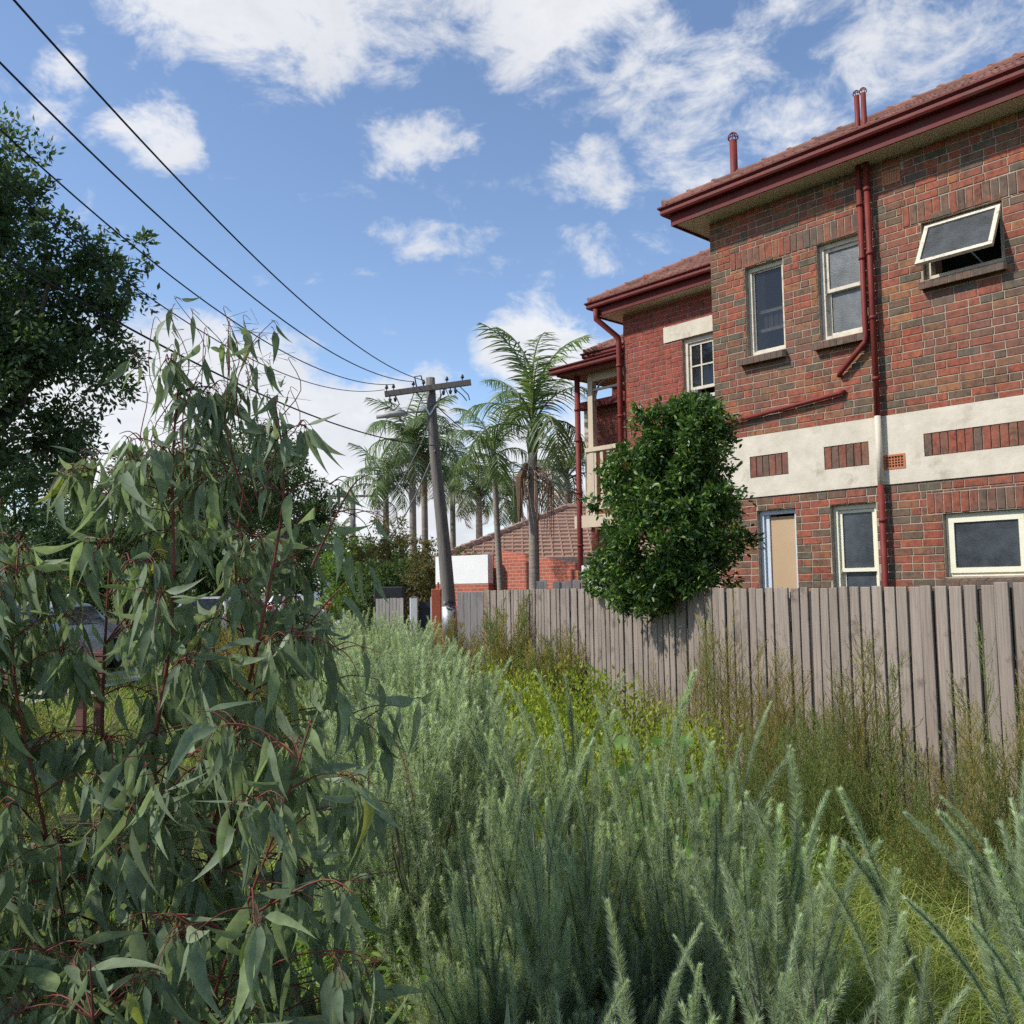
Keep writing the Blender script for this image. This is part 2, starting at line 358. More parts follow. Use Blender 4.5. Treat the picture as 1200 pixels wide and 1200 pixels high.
surf('wire_grey', (0.20, 0.20, 0.20), (0.28, 0.28, 0.28), 8, 0.6, 0)
surf('ceramic', (0.05, 0.035, 0.03), (0.08, 0.06, 0.05), 8, 0.3, 0, spec=0.6)
surf('lamp_grey', (0.42, 0.40, 0.37), (0.50, 0.48, 0.45), 8, 0.5, 0.05)
surf('asphalt', (0.045, 0.045, 0.047), (0.065, 0.064, 0.063), 40, 0.9, 0.3, 0.004)
surf('concrete', (0.34, 0.33, 0.31), (0.42, 0.41, 0.39), 9, 0.9, 0.2)
surf('road_paint', (0.72, 0.72, 0.70), (0.78, 0.78, 0.76), 9, 0.7, 0.05)
surf('car_silver', (0.42, 0.47, 0.53), (0.44, 0.49, 0.55), 3, 0.25, 0, spec=0.6, metal=0.3)
surf('car_white', (0.74, 0.74, 0.74), (0.76, 0.76, 0.76), 3, 0.25, 0, spec=0.6)
surf('car_red', (0.45, 0.05, 0.05), (0.48, 0.06, 0.06), 3, 0.25, 0, spec=0.6)
surf('tail_red', (0.5, 0.02, 0.015), (0.55, 0.03, 0.02), 3, 0.25, 0, spec=0.6)
surf('bark_grey', (0.16, 0.14, 0.125), (0.33, 0.30, 0.27), 6, 0.9, 0.6, 0.02, stretch=(3, 3, .6))
surf('bark_dark', (0.06, 0.05, 0.042), (0.13, 0.11, 0.095), 8, 0.95, 0.6, 0.02, stretch=(3, 3, .6))
surf('palm_trunk', (0.20, 0.17, 0.14), (0.34, 0.29, 0.24), 5, 0.9, 0.5, 0.02, stretch=(.6, .6, 6))
surf('crownshaft', (0.10, 0.15, 0.06), (0.17, 0.21, 0.09), 4, 0.5, 0.1, stretch=(3, 3, .4))
surf('dead_frond', (0.24, 0.15, 0.11), (0.40, 0.28, 0.22), 12, 0.9, 0.1)
surf('red_stem', (0.10, 0.025, 0.018), (0.20, 0.055, 0.035), 9, 0.6, 0.1)
surf('twig_brown', (0.16, 0.12, 0.08), (0.28, 0.22, 0.16), 9, 0.8, 0.1)
def ground_mat():
    m, nt, p = new_mat('soil_grass')
    n1 = noise_n(nt, 0.6, 8, 0.65); n2 = noise_n(nt, 25, 5, 0.7)
    c = ramp(nt, n1, [(0.3, (0.075, 0.095, 0.03)), (0.5, (0.10, 0.105, 0.045)), (0.7, (0.14, 0.12, 0.065))])
    c = mixc(nt, 1.0, c, ramp(nt, n2, [(0.3, (0.6, 0.6, 0.6)), (0.7, (1.25, 1.25, 1.2))]), 'MULTIPLY')
    nt.links.new(c, p.inputs['Base Color']); p.inputs['Roughness'].default_value = 1; p.inputs['Specular IOR Level'].default_value = 0.1
    bump(nt, p, n2, 0.8, 0.03)
ground_mat()
def glass_mat(name, col, rough, bumpy=False, mixt=0.0):
    m, nt, p = new_mat(name)
    p.inputs['Base Color'].default_value = (*col, 1); p.inputs['Roughness'].default_value = rough; p.inputs['Specular IOR Level'].default_value = 0.7
    if bumpy:
        v = nd(nt, 'ShaderNodeTexVoronoi'); v.inputs['Scale'].default_value = 75
        tc = nd(nt, 'ShaderNodeTexCoord'); nt.links.new(tc.outputs['Object'], v.inputs['Vector'])
        bump(nt, p, v.outputs[0], 0.25, 0.004)
        nz = ramp(nt, noise_n(nt, 5, 6, .7), [(.35, (0, 0, 0)), (.65, (1, 1, 1))])
        nt.links.new(mixc(nt, nz, tuple(c * .7 for c in col), tuple(c * 2.2 for c in col)), p.inputs['Base Color'])
    if mixt:
        t = nd(nt, 'ShaderNodeBsdfTransparent'); mx = nd(nt, 'ShaderNodeMixShader'); mx.inputs[0].default_value = mixt
        nt.links.new(p.outputs[0], mx.inputs[1]); nt.links.new(t.outputs[0], mx.inputs[2]); nt.links.new(mx.outputs[0], nt.nodes['Material Output'].inputs[0])
glass_mat('clear_glass', (0.02, 0.024, 0.028), 0.04, mixt=0.55)
glass_mat('frosted_glass', (0.050, 0.056, 0.056), 0.40, True)
glass_mat('frosted_dark', (0.022, 0.027, 0.03), 0.36, True)
glass_mat('car_glass', (0.02, 0.025, 0.03), 0.05)

# ------------------------------------------------------------------ ground and roads
def strip(name, mat, pts, w0, w1, z, kind='structure'):
    """sheet along a polyline between lateral offsets w0 and w1 (to the right of travel)"""
    V = []; F = []; n = len(pts); pts = [Vector((*p, 0)) for p in pts]
    for i, p in enumerate(pts):
        d = (pts[min(i + 1, n - 1)] - pts[max(i - 1, 0)]).normalized(); r = Vector((d.y, -d.x, 0))
        for w in (w0, w1): q = p + r * w; V.append((q.x, q.y, z))
    for i in range(n - 1): F.append((2 * i, 2 * i + 1, 2 * i + 3, 2 * i + 2))
    me = bpy.data.meshes.new(name); me.from_pydata(V, [], F); me.materials.append(MATS[mat])
    o = obj(name, me); o['kind'] = kind
    return o
def build_ground():
    n = 60
    xs = np.concatenate([np.linspace(-600, -14, 12), np.linspace(-12, 12, 49), np.linspace(14, 600, 12)])
    ys = np.concatenate([np.linspace(-300, -6, 8), np.linspace(-4, 24, 57), np.linspace(28, 900, 14)])
    X, Y = np.meshgrid(xs, ys); Z = 0.035 * np.sin(X * 1.3 + 0.4) * np.cos(Y * 0.9) * np.exp(-((X + 1) / 9) ** 2) - 0.03
    V = np.stack([X, Y, Z], -1).reshape(-1, 3); w = len(xs)
    F = [(j * w + i, j * w + i + 1, (j + 1) * w + i + 1, (j + 1) * w + i) for j in range(len(ys) - 1) for i in range(w - 1)]
    g = obj('ground', np_mesh('ground', V, np.array(F), True, mat='soil_grass')); g['kind'] = 'structure'
    cl = [(-17, -60), (-15.5, -20), (-14.5, 0), (-13.6, 20), (-13.8, 40), (-17, 65), (-26, 105), (-60, 220)]
    strip('road', 'asphalt', cl, -3.6, 3.6, 0.03)
    strip('footpath', 'concrete', cl, 5.6, 6.9, 0.045)
    for side in (-1, 1):
        k = MB(); pts = [Vector((*p, 0)) for p in cl]
        for i in range(len(pts) - 1):
            d = (pts[i + 1] - pts[i]).normalized(); r = Vector((d.y, -d.x, 0)) * (3.68 * side)
            k.bar(pts[i] + r + Vector((0, 0, 0.06)), pts[i + 1] + r + Vector((0, 0, 0.06)), 0.15, 0.2)
        o = k.build('kerb', 'concrete'); o['kind'] = 'structure'
    strip('road_marking', 'road_paint', cl, -0.06, 0.06, 0.034)
build_ground()

# ------------------------------------------------------------------ the brick house
HS_ANG = math.atan2(-0.74056, 0.67199); HS_P = (4.3193, 10.1, 0)
house = thing('brick_house', 'two storey clinker brick house with cream band and dark red eaves behind the paling fence', 'house', HS_P, HS_ANG)
COURSE, BL = 0.0865, 0.24
H_EAVE = 6.43
def bricks_for(x0, x1, z0, z1, excl, seed, header=0.28, course=COURSE, bl=BL):
    """running bond with stray headers, trimmed round the openings -> list of (x0,x1,z0,z1)"""
    R = random.Random(seed); out = []; k = 0; z = z0
    while z + course * 0.6 < z1:
        zt = min(z + course, z1); x = x0 - (bl / 2 if k % 2 else 0) - R.random() * 0.03
        while x < x1:
            l = bl / 2 if R.random() < header else bl
            spans = [(max(x, x0), min(x + l, x1))]
            for (a, b, c, d) in excl:
                if d <= z + 0.006 or c >= zt - 0.006: continue
                nx = []
                for (p, q) in spans:
                    if b <= p or a >= q: nx.append((p, q))
                    else:
                        if a > p: nx.append((p, a))
                        if b < q: nx.append((b, q))
                        lo_, hi_ = max(p, a), min(q, b)                  # slivers left above or below the opening
                        if hi_ - lo_ > .035 and zt - d > .018: out.append((lo_, hi_, d, zt))
                        if hi_ - lo_ > .035 and c - z > .018: out.append((lo_, hi_, z, c))
                spans = nx
            for (p, q) in spans:
                if q - p > 0.035: out.append((p, q, z, zt))
            x += l
        z = zt; k += 1
    return out
def lay(parent, rects, y, mat, seed, keep=0, depth=0.03, joint=0.010, name='brick', key=None, proud=0.0025):
    """the KEEP bricks that show largest become objects of their own, the rest one joined part"""
    R = random.Random(seed)
    if key: rects = sorted(rects, key=key)
    rest = MB()
    for i, (a, b, c, d) in enumerate(rects):
        j = joint / 2; dy = R.uniform(-proud, proud); r = R.random(); sx = R.uniform(-.0015, .0015)
        mb = MB() if i < keep else rest
        if i < keep:
            cx, cz = (a + b) / 2, (c + d) / 2
            mb.cbox(a + j - cx, b - j - cx, 0, depth, c + j - cz + sx, d - j - cz + sx, 0.004, r)
            o = obj(name, mb.mesh(name, mat=mat, rnd=True), parent); o.location = (cx, y + dy, cz)
        else: mb.cbox(a + j, b - j, y + dy, y + dy + depth, c + j + sx, d - j + sx, 0.004, r)
    if rest.v:
        o = obj(name + 'work', rest.mesh(name + 'work', mat=mat, rnd=True), parent); o['kind'] = 'stuff'
def wall_cells(mb, x0, x1, z0, z1, y0, y1, holes):
    xs = sorted({x0, x1, *[v for h in holes for v in h[:2] if x0 < v < x1]}); zs = sorted({z0, z1, *[v for h in holes for v in h[2:] if z0 < v < z1]})
    for i in range(len(xs) - 1):
        run = None
        for k in range(len(zs) - 1):
            cx, cz = (xs[i] + xs[i + 1]) / 2, (zs[k] + zs[k + 1]) / 2
            solid = not any(h[0] < cx < h[1] and h[2] < cz < h[3] for h in holes)
            if solid: run = (run[0], zs[k + 1]) if run else (zs[k], zs[k + 1])
            if (not solid or k == len(zs) - 2) and run:
                mb.box(xs[i], xs[i + 1], y0, y1, run[0], run[1]); run = None

OPEN = {'w1': (-1.93, -1.385, 4.50, 5.655), 'w2': (-0.925, -0.345, 4.49, 5.665), 'w3': (0.33, 1.17, 4.90, 5.55),
        'g1': (-1.88, -1.34, 0.60, 2.53), 'g2': (-0.89, -0.33, 0.95, 2.52), 'g3': (0.40, 1.22, 1.66, 2.335)}
LINT = [(-2.14, -0.20, 5.665, 5.90), (0.13, 1.41, 5.555, 5.79), (0.24, 1.40, 2.34, 2.565)]
BAND = (2.70, 3.475)
INSET = [(-1.94, -1.40, 2.945, 3.215), (-0.925, -0.375, 2.945, 3.215), (0.25, 6.2, 2.965, 3.215)]
VENTS = [(-0.075, 0.135, 6.10, 6.27), (-0.205, 0.04, 2.865, 3.03)]
X0, X1 = -2.45, 6.2
def build_front_wall():
    wall = MB(); holes = list(OPEN.values())
    wall_cells(wall, X0 + 0.008, X1, 0, H_EAVE, 0.007, 0.23, holes)
    wall.box(X0 + 0.008, X0 + 0.2, 0.2301, 2.30, 0, H_EAVE)                    # return wall on the left
    w = wall.build('wall', 'mortar', house)
    excl = holes + LINT + [(-9, 9, *BAND)] + [VENTS[0]]
    lay_r = bricks_for(X0, X1, 0.0, H_EAVE, excl, 11)
    def near(r):                                                              # nearest and in sight first
        x, z = (r[0] + r[1]) / 2, (r[2] + r[3]) / 2
        vis = -2.5 < x < 1.35 and z > 1.55
        return (0 if vis else 1, -(r[1] - r[0]) * (10 + x))
    lay(w, lay_r, 0.0, 'clinker_brick', 3, keep=300, key=near)
    # return wall bricks (seen at a sharp angle)
    side = MB(); R = random.Random(5)
    for k in range(int(H_EAVE / COURSE)):
        z = k * COURSE; y = 0.004 - (0.12 if k % 2 else 0)
        while y < 2.25:
            y2 = y + 0.24
            if y2 > 0.05: side.box(X0 - 0.0, X0 + 0.03, max(y, 0.034) + .005, min(y2, 2.255) - .005, z + .005, z + COURSE - .005, R.random())
            y = y2
    o = obj('return_brickwork', side.mesh('return_brickwork', mat='clinker_brick', rnd=True), w); o['kind'] = 'stuff'
    # soldier courses over the windows
    for (a, b, c, d) in LINT:
        n = int(round((b - a) / 0.0865)); st = (b - a) / n
        lay(w, [(a + i * st, a + (i + 1) * st, c, d) for i in range(n)], -0.002, 'soldier_brick', int(a * 100) + 77, keep=40, name='soldier_brick')
    # brick reveals inside each opening are the wall's own thickness; rendered band with brick panels
    band = MB(); wall_cells(band, X0 - 0.012, X1, BAND[0], BAND[1], -0.014, 0.0065, INSET + [VENTS[1]])
    band.box(X0 - 0.012, X0 + 0.007, 0.0066, 2.255, BAND[0], BAND[1])
    b = band.build('render_band', 'cream_render', house)
    for (a, bb, c, d) in INSET:
        n = int(round((bb - a) / 0.0865)); st = (bb - a) / n
        lay(b, [(a + i * st, a + (i + 1) * st, c, d) for i in range(n)], -0.006, 'soldier_brick', int(a * 50) + 9, keep=14, name='soldier_brick')
    for (a, bb, c, d) in VENTS:
        v = MB(); t = 0.022; y0 = -0.008 if c > 4 else -0.02
        v.box(a, bb, y0, 0.03, c, c + t); v.box(a, bb, y0, 0.03, d - t, d); v.box(a, a + t, y0, 0.03, c + t, d - t); v.box(bb - t, bb, y0, 0.03, c + t, d - t)
        nx, nz = 6, 4
        for i in range(1, nx): x = a + t + (bb - a - 2 * t) * i / nx; v.box(x - .005, x + .005, y0 + .006, 0.02, c + t, d - t)
        for i in range(1, nz): z = c + t + (d - c - 2 * t) * i / nz; v.box(a + t, bb - t, y0 + .008, 0.018, z - .005, z + .005)
        o = v.build('air_vent', 'terracotta', house)
        q = MB(); q.box(a + t, bb - t, 0.022, 0.029, c + t, d - t); q.build('vent_void', 'dark_void', o)
build_front_wall()

def sash(mb, x0, x1, z0, z1, y, t, w):
    mb.box(x0, x1, y, y + t, z0, z0 + w); mb.box(x0, x1, y, y + t, z1 - w, z1)
    mb.box(x0, x0 + w, y + .001, y + t, z0 + w, z1 - w); mb.box(x1 - w, x1, y + .001, y + t, z0 + w, z1 - w)
def window(name, key, kind, paint, glass_top, glass_bot):
    x0, x1, z0, z1 = OPEN[key]; yf = 0.075
    root = bpy.data.objects.new('window', None); COL.objects.link(root); root.parent = house; root['label'] = name
    f = MB(); w = 0.052
    sash(f, x0 + .004, x1 - .004, z0 + .004, z1 - .004, yf, 0.12, w); f.build('frame', paint, root)
    ix0, ix1, iz0, iz1 = x0 + .004 + w, x1 - .004 - w, z0 + .004 + w, z1 - .004 - w
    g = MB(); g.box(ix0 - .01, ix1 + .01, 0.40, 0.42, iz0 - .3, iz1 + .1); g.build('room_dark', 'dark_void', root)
    if kind == 'hung':
        zm = iz0 + (iz1 - iz0) * 0.52; sw = 0.042
        s = MB(); sash(s, ix0, ix1, zm - .022, iz1, yf + .028, 0.035, sw); s.build('upper_sash', paint, root)
        s = MB(); sash(s, ix0, ix1, iz0, zm + .015, yf + .064, 0.035, sw); s.build('lower_sash', paint, root)
        s = MB(); s.bar((ix0 + .012, yf + .03, zm + .01), (ix0 - .012, yf + .012, zm - .075), .016, .016); s.build('sash_horn', paint, root)
        p = MB(); p.box(ix0 + sw, ix1 - sw, yf + .045, yf + .05, zm + .02, iz1 - sw); p.build('pane', glass_top, root)
        p = MB(); p.box(ix0 + sw, ix1 - sw, yf + .08, yf + .085, iz0 + sw, zm - .027); p.build('pane', glass_bot, root)
    elif kind == 'plain':
        s = MB(); sash(s, ix0, ix1, iz0, iz1, yf + .03, 0.035, 0.02); zm = iz0 + (iz1 - iz0) * .5; s.build('sash', paint, root)
        p = MB(); p.box(ix0 + .02, ix1 - .02, yf + .045, yf + .05, iz0 + .02, iz1 - .02); p.build('pane', 'clear_glass', root)
        s = MB()
        for zz in (zm, iz0 + .28): s.box(ix0 + .02, ix1 - .02, yf + .09, yf + .12, zz - .02, zz + .02)
        s.build('inner_rail', paint, root)
        c = MB(); n = 10
        for i in range(n): c.box(ix0 + .02 + i * (ix1 - ix0 - .04) / n, ix0 + .02 + (i + .8) * (ix1 - ix0 - .04) / n, .20 + .012 * (i % 2), .215 + .012 * (i % 2), iz0 + .30, zm)
        c.build('curtain', 'curtain', root)
    elif kind == 'awning_open':
        a = rad(31); zt = iz1 + 0.02
        hinge = bpy.data.objects.new('open_sash', None); COL.objects.link(hinge); hinge.parent = root; hinge.location = ((ix0 + ix1) / 2, yf - .012, zt); hinge.rotation_euler = (-a, 0, 0)
        hw = (ix1 - ix0) / 2 + .03; hh = (iz1 - iz0) + .05
        # thing > part > sub-part: the sash is one part with its pane below it
        s = MB(); sash(s, -hw, hw, -hh, 0, -0.02, 0.04, 0.045); me = s.mesh('open_sash', mat=paint)
        bpy.data.objects.remove(hinge)
        hinge = obj('open_sash', me, root); hinge.location = ((ix0 + ix1) / 2, yf - .012, zt); hinge.rotation_euler = (-a, 0, 0)
        p = MB(); p.box((ix0 + ix1) / 2 - hw + .045, (ix0 + ix1) / 2 + hw - .045, 0, 0.005, -hh + .045, -.045)
        pm = p.mesh('pane', mat='frosted_dark'); pane = obj('pane', pm, root)
        pane.rotation_euler = (-a, 0, 0); off = Matrix.Rotation(-a, 4, 'X')
        pane.location = (0, yf - .012, zt)
        st = MB(); st.bar((ix0 + .42, yf - .16, iz0 + .19), (ix0 + .52, yf + .05, iz0 + .01), .012, .012); st.build('stay_arm', 'galvanised', root)
    elif kind == 'awning':
        s = MB(); sash(s, ix0 - .02, ix1 + .02, iz0 - .015, iz1 + .01, yf - .02, 0.045, 0.055); s.build('sash', paint, root)
        p = MB(); p.box(ix0 + .03, ix1 - .03, yf + .0, yf + .006, iz0 + .035, iz1 - .04); p.build('pane', glass_top, root)
    elif kind == 'board':
        p = MB(); p.box(ix0 + .06, ix1 + .05, yf + .05, yf + .06, iz0, iz1 - .03); p.build('board', 'tan_board', root)
        s = MB(); s.box(ix0, ix0 + .06, yf + .03, yf + .09, iz0, iz1); s.build('inner_jamb', paint, root)
    return root
def sill(root, x0, x1, z, lo, out=0.10):
    """row of sloping header bricks under a window"""
    n = int(round((x1 - x0) / 0.082)); st = (x1 - x0) / n; R = random.Random(int(x0 * 91))
    for i in range(n):
        a, b = x0 + i * st + .004, x0 + (i + 1) * st - .004
        m = MB(); zt = z + R.uniform(-.002, .002)
        m.add([(a, -out, lo + .01), (b, -out, lo + .01), (b, -out, zt - .045), (a, -out, zt - .045), (a, 0.09, lo + .035), (b, 0.09, lo + .035), (b, 0.09, zt), (a, 0.09, zt)],
              [(0, 1, 2, 3), (3, 2, 6, 7), (1, 5, 6, 2), (4, 0, 3, 7), (4, 5, 1, 0), (5, 4, 7, 6)], R.random())
        obj('sill_brick', m.mesh('sill_brick', mat='dark_brick', rnd=True), root)
    m = MB(); m.prism([(-out + .006, lo + .014), (0.09, lo + .04), (0.09, z - .006), (-out + .006, z - .05)], 'x', x0 + .002, x1 - .002); m.build('sill_mortar', 'mortar', root)
r = window('narrow upper window with dark glass and a net curtain', 'w1', 'plain', 'cream_paint', None, None); sill(r, -2.02, -1.37, 4.505, 4.37)
r = window('upper double hung window with frosted panes', 'w2', 'hung', 'cream_paint', 'frosted_glass', 'frosted_glass'); sill(r, -0.985, -0.33, 4.495, 4.36)
r = window('upper awning window propped open', 'w3', 'awning_open', 'cream_paint', None, None); sill(r, 0.31, 1.19, 4.905, 4.77)
window('lower window closed up with a tan board', 'g1', 'board', 'pale_blue_paint', None, None)
window('lower double hung window with dark frosted panes', 'g2', 'hung', 'fresh_cream_paint', 'frosted_dark', 'frosted_dark')
r = window('small lower awning window, closed', 'g3', 'awning', 'fresh_cream_paint', 'frosted_dark', None); sill(r, 0.34, 1.27, 1.665, 1.52, 0.12)

def gutter_prof(y, z):            # ogee gutter hung outside y, top at z
    return [(y, z - .115), (y - .085, z - .115), (y - .10, z - .09), (y - .095, z - .05), (y - .125, z - .02), (y - .125, z), (y - .115, z), (y - .11, z - .02), (y, z - .02)]
OV = 0.35
TILE_P = rad(29)
def tile_mesh():
    mb = MB(); w, l, t = 0.30, 0.40, 0.022
    prof = [(-.15, 0), (-.11, .028), (-.07, .0), (0, 0.004), (.03, .026), (.07, .0), (.15, .004)]
    V = []
    for yy, zz in ((0, 0.0), (l, 0.012)):
        for x, h in prof: V.append((x, yy, h + t + (t if yy == 0 else 0)))
    n = len(prof); F = [(i, i + 1, n + i + 1, n + i) for i in range(n - 1)]
    b = len(V)
    for x, h in prof: V.append((x, 0, h + t - .012))
    F += [(b + i, b + i + 1, i + 1, i) for i in range(n - 1)]
    mb.add(V, F); return mb.mesh('tile', mat='roof_tile')
TILE = tile_mesh()
def cap_mesh():
    mb = MB(); L = .40; V = []; n = 7
    for yy, s in ((0, 1.0), (.035, 1.0), (.04, .86), (L, .80)):
        for i in range(n): a = math.pi * i / (n - 1); V.append((-.125 * s * math.cos(a), yy, .11 * s * math.sin(a)))
    F = [(k * n + i, k * n + i + 1, (k + 1) * n + i + 1, (k + 1) * n + i) for k in range(3) for i in range(n - 1)]
    F.append(tuple(range(n)))
    mb.add(V, F); return mb.mesh('hip_cap', mat='roof_tile')
CAP = cap_mesh()
def eaves_roof(xa, xb, yw, up, ylen, hip_len, right_open=True, tiles_to=None, max_up=8, label=None):
    """eave along y = yw - OV from xa - OV to xb, with a left hip; boarded soffit, fascia, gutter and tiles"""
    ye, xe = yw - OV, xa - OV
    s = MB(); s.box(xe + .02, xb, ye + .02, yw + .05, H_EAVE - .012, H_EAVE); s.box(xe + .02, xa + .05, yw + .0501, yw + ylen, H_EAVE - .012, H_EAVE)
    s.build('soffit', 'soffit_paint', house)
    zf0, zf1 = H_EAVE - .04, H_EAVE + .17
    f = MB(); f.box(xe - .004, xb, ye - .004, ye + .018, zf0, zf1); f.box(xe - .004, xe + .018, ye + .0181, yw + ylen, zf0, zf1); f.build('fascia', 'red_paint', house)
    zt = H_EAVE + .215
    V1 = gutter_prof(ye - .006, zt); g = MB()
    # mitred at the corner: front run + side run
    n = len(V1); vs = []
    dl = [ye - p[0] for p in V1]
    vs += [(xb, p[0], p[1]) for p in V1] + [(xe - d, p[0], p[1]) for p, d in zip(V1, dl)] + [(xe - d, yw + ylen, p[1]) for p, d in zip(V1, dl)]
    fs = [(k * n + i, k * n + (i + 1) % n, (k + 1) * n + (i + 1) % n, (k + 1) * n + i) for k in range(2) for i in range(n)]
    fs += [tuple(range(n)), tuple(range(2 * n, 3 * n))]
    g.add(vs, fs); g.build('gutter', 'red_paint', house)
    # roof slopes
    tp = math.tan(TILE_P); z0 = zt - .035
    y_e, x_e = ye - .06, xe - .06
    D = hip_len
    rf = MB()
    rf.add([(x_e, y_e, z0), (xb, y_e, z0), (xb, y_e + D, z0 + D * tp), (x_e + D, y_e + D, z0 + D * tp)], [(0, 1, 2, 3)])
    rf.add([(x_e, y_e, z0), (x_e + D, y_e + D, z0 + D * tp), (x_e + D, y_e + D + 3, z0 + D * tp), (x_e, y_e + D + 3, z0)], [(0, 1, 2, 3)])
    roof = rf.build('roof', 'roof_tile', house)
    rows = int(D / math.cos(TILE_P) / 0.32); cnt = 0
    rest = []
    for r_ in range(rows):
        d = r_ * 0.32 * math.cos(TILE_P); y = y_e - .01 + d; z = z0 + d * tp + .004
        x = x_e + d + .15 + (.15 if r_ % 2 else 0)
        while x < xb - .15:
            o = obj('tile', TILE, roof); o.location = (x, y, z); o.rotation_euler = (TILE_P, 0, random.uniform(-.008, .008)); cnt += 1
            if tiles_to and x > tiles_to: break
            x += .30
        if r_ >= max_up: break
    hl = D * math.sqrt(2 + tp * tp); dirv = Vector((1, 1, tp)).normalized(); k = 0.0
    q = dirv.to_track_quat('Y', 'Z').to_euler()
    while k < hl:
        o = obj('hip_cap', CAP, roof); p = Vector((x_e, y_e, z0 + .03)) + dirv * k; o.location = p; o.rotation_euler = q; k += .36
    return roof
eaves_roof(X0, X1, 0.0, 0, 2.25, 4.2, tiles_to=4.5)
eaves_roof(-5.94, X0 - .13, 2.27, 0, 2.5, 2.9, max_up=8)
eaves_roof(-8.45, -6.55, 4.80, 0, 3.0, 1.3, max_up=3)

def pipe(name, pts, r, mat='pipe_red', parent=None, collars=(), seg=12):
    m = MB(); m.tube(pts, r, seg); o = m.build(name, mat, parent or house, True)
    for c in collars:
        q = MB(); q.tube([(c[0], c[1], c[2] - .02), (c[0], c[1], c[2] + .02)], r * 1.25, seg); q.build('pipe_clip', mat, o, True)
    return o
def front_pipes():
    pipe('downpipe', [(-.222, -.075, H_EAVE + .02), (-.222, -.075, 3.475)], .034, collars=[(-.222, -.075, z) for z in (6.1, 5.35, 4.6, 3.9)])
    pipe('downpipe', [(-.222, -.075, 3.474), (-.222, -.075, 2.70)], .0345, 'cream_render')
    pipe('downpipe', [(-.222, -.075, 2.699), (-.222, -.075, 0.0)], .034, collars=[(-.222, -.075, 2.3)])
    pipe('waste_pipe', [(-.318, -.07, H_EAVE + .02), (-.318, -.07, 4.42), (-.33, -.07, 4.34), (-.655, -.06, 4.05), (-.675, -.03, 4.02)], .033, collars=[(-.318, -.07, 5.95), (-.318, -.07, 5.32)])
    pipe('waste_pipe', [(-.63, -.01, 3.83), (-.67, -.055, 3.81), (-2.46, -.055, 3.665)], .028, collars=[])
    # vents through the roof
    for (x, y, z, top, r) in ((-2.49, .70, 6.72, 7.80, .052), (-.305, -.05, 6.45, 7.26, .030), (-.225, -.05, 6.45, 7.26, .030)):
        o = pipe('roof_vent', [(x, y, z), (x, y, top)], r)
        c = MB(); rr = r * 1.35
        for k in range(4):
            a = k * math.pi / 4; c.tube([(x + rr * math.cos(a) * math.cos(b), y + rr * math.sin(a) * math.cos(b), top + rr * .5 + rr * 1.15 * math.sin(b)) for b in [math.pi * i / 8 - .2 for i in range(10)]], r * .13, 5)
        c.tube([(x + rr * math.cos(b), y + rr * math.sin(b), top + rr * .5) for b in [2 * math.pi * i / 12 for i in range(13)]], r * .13, 5)
        c.build('vent_cowl', 'pipe_red', o, True)
front_pipes()

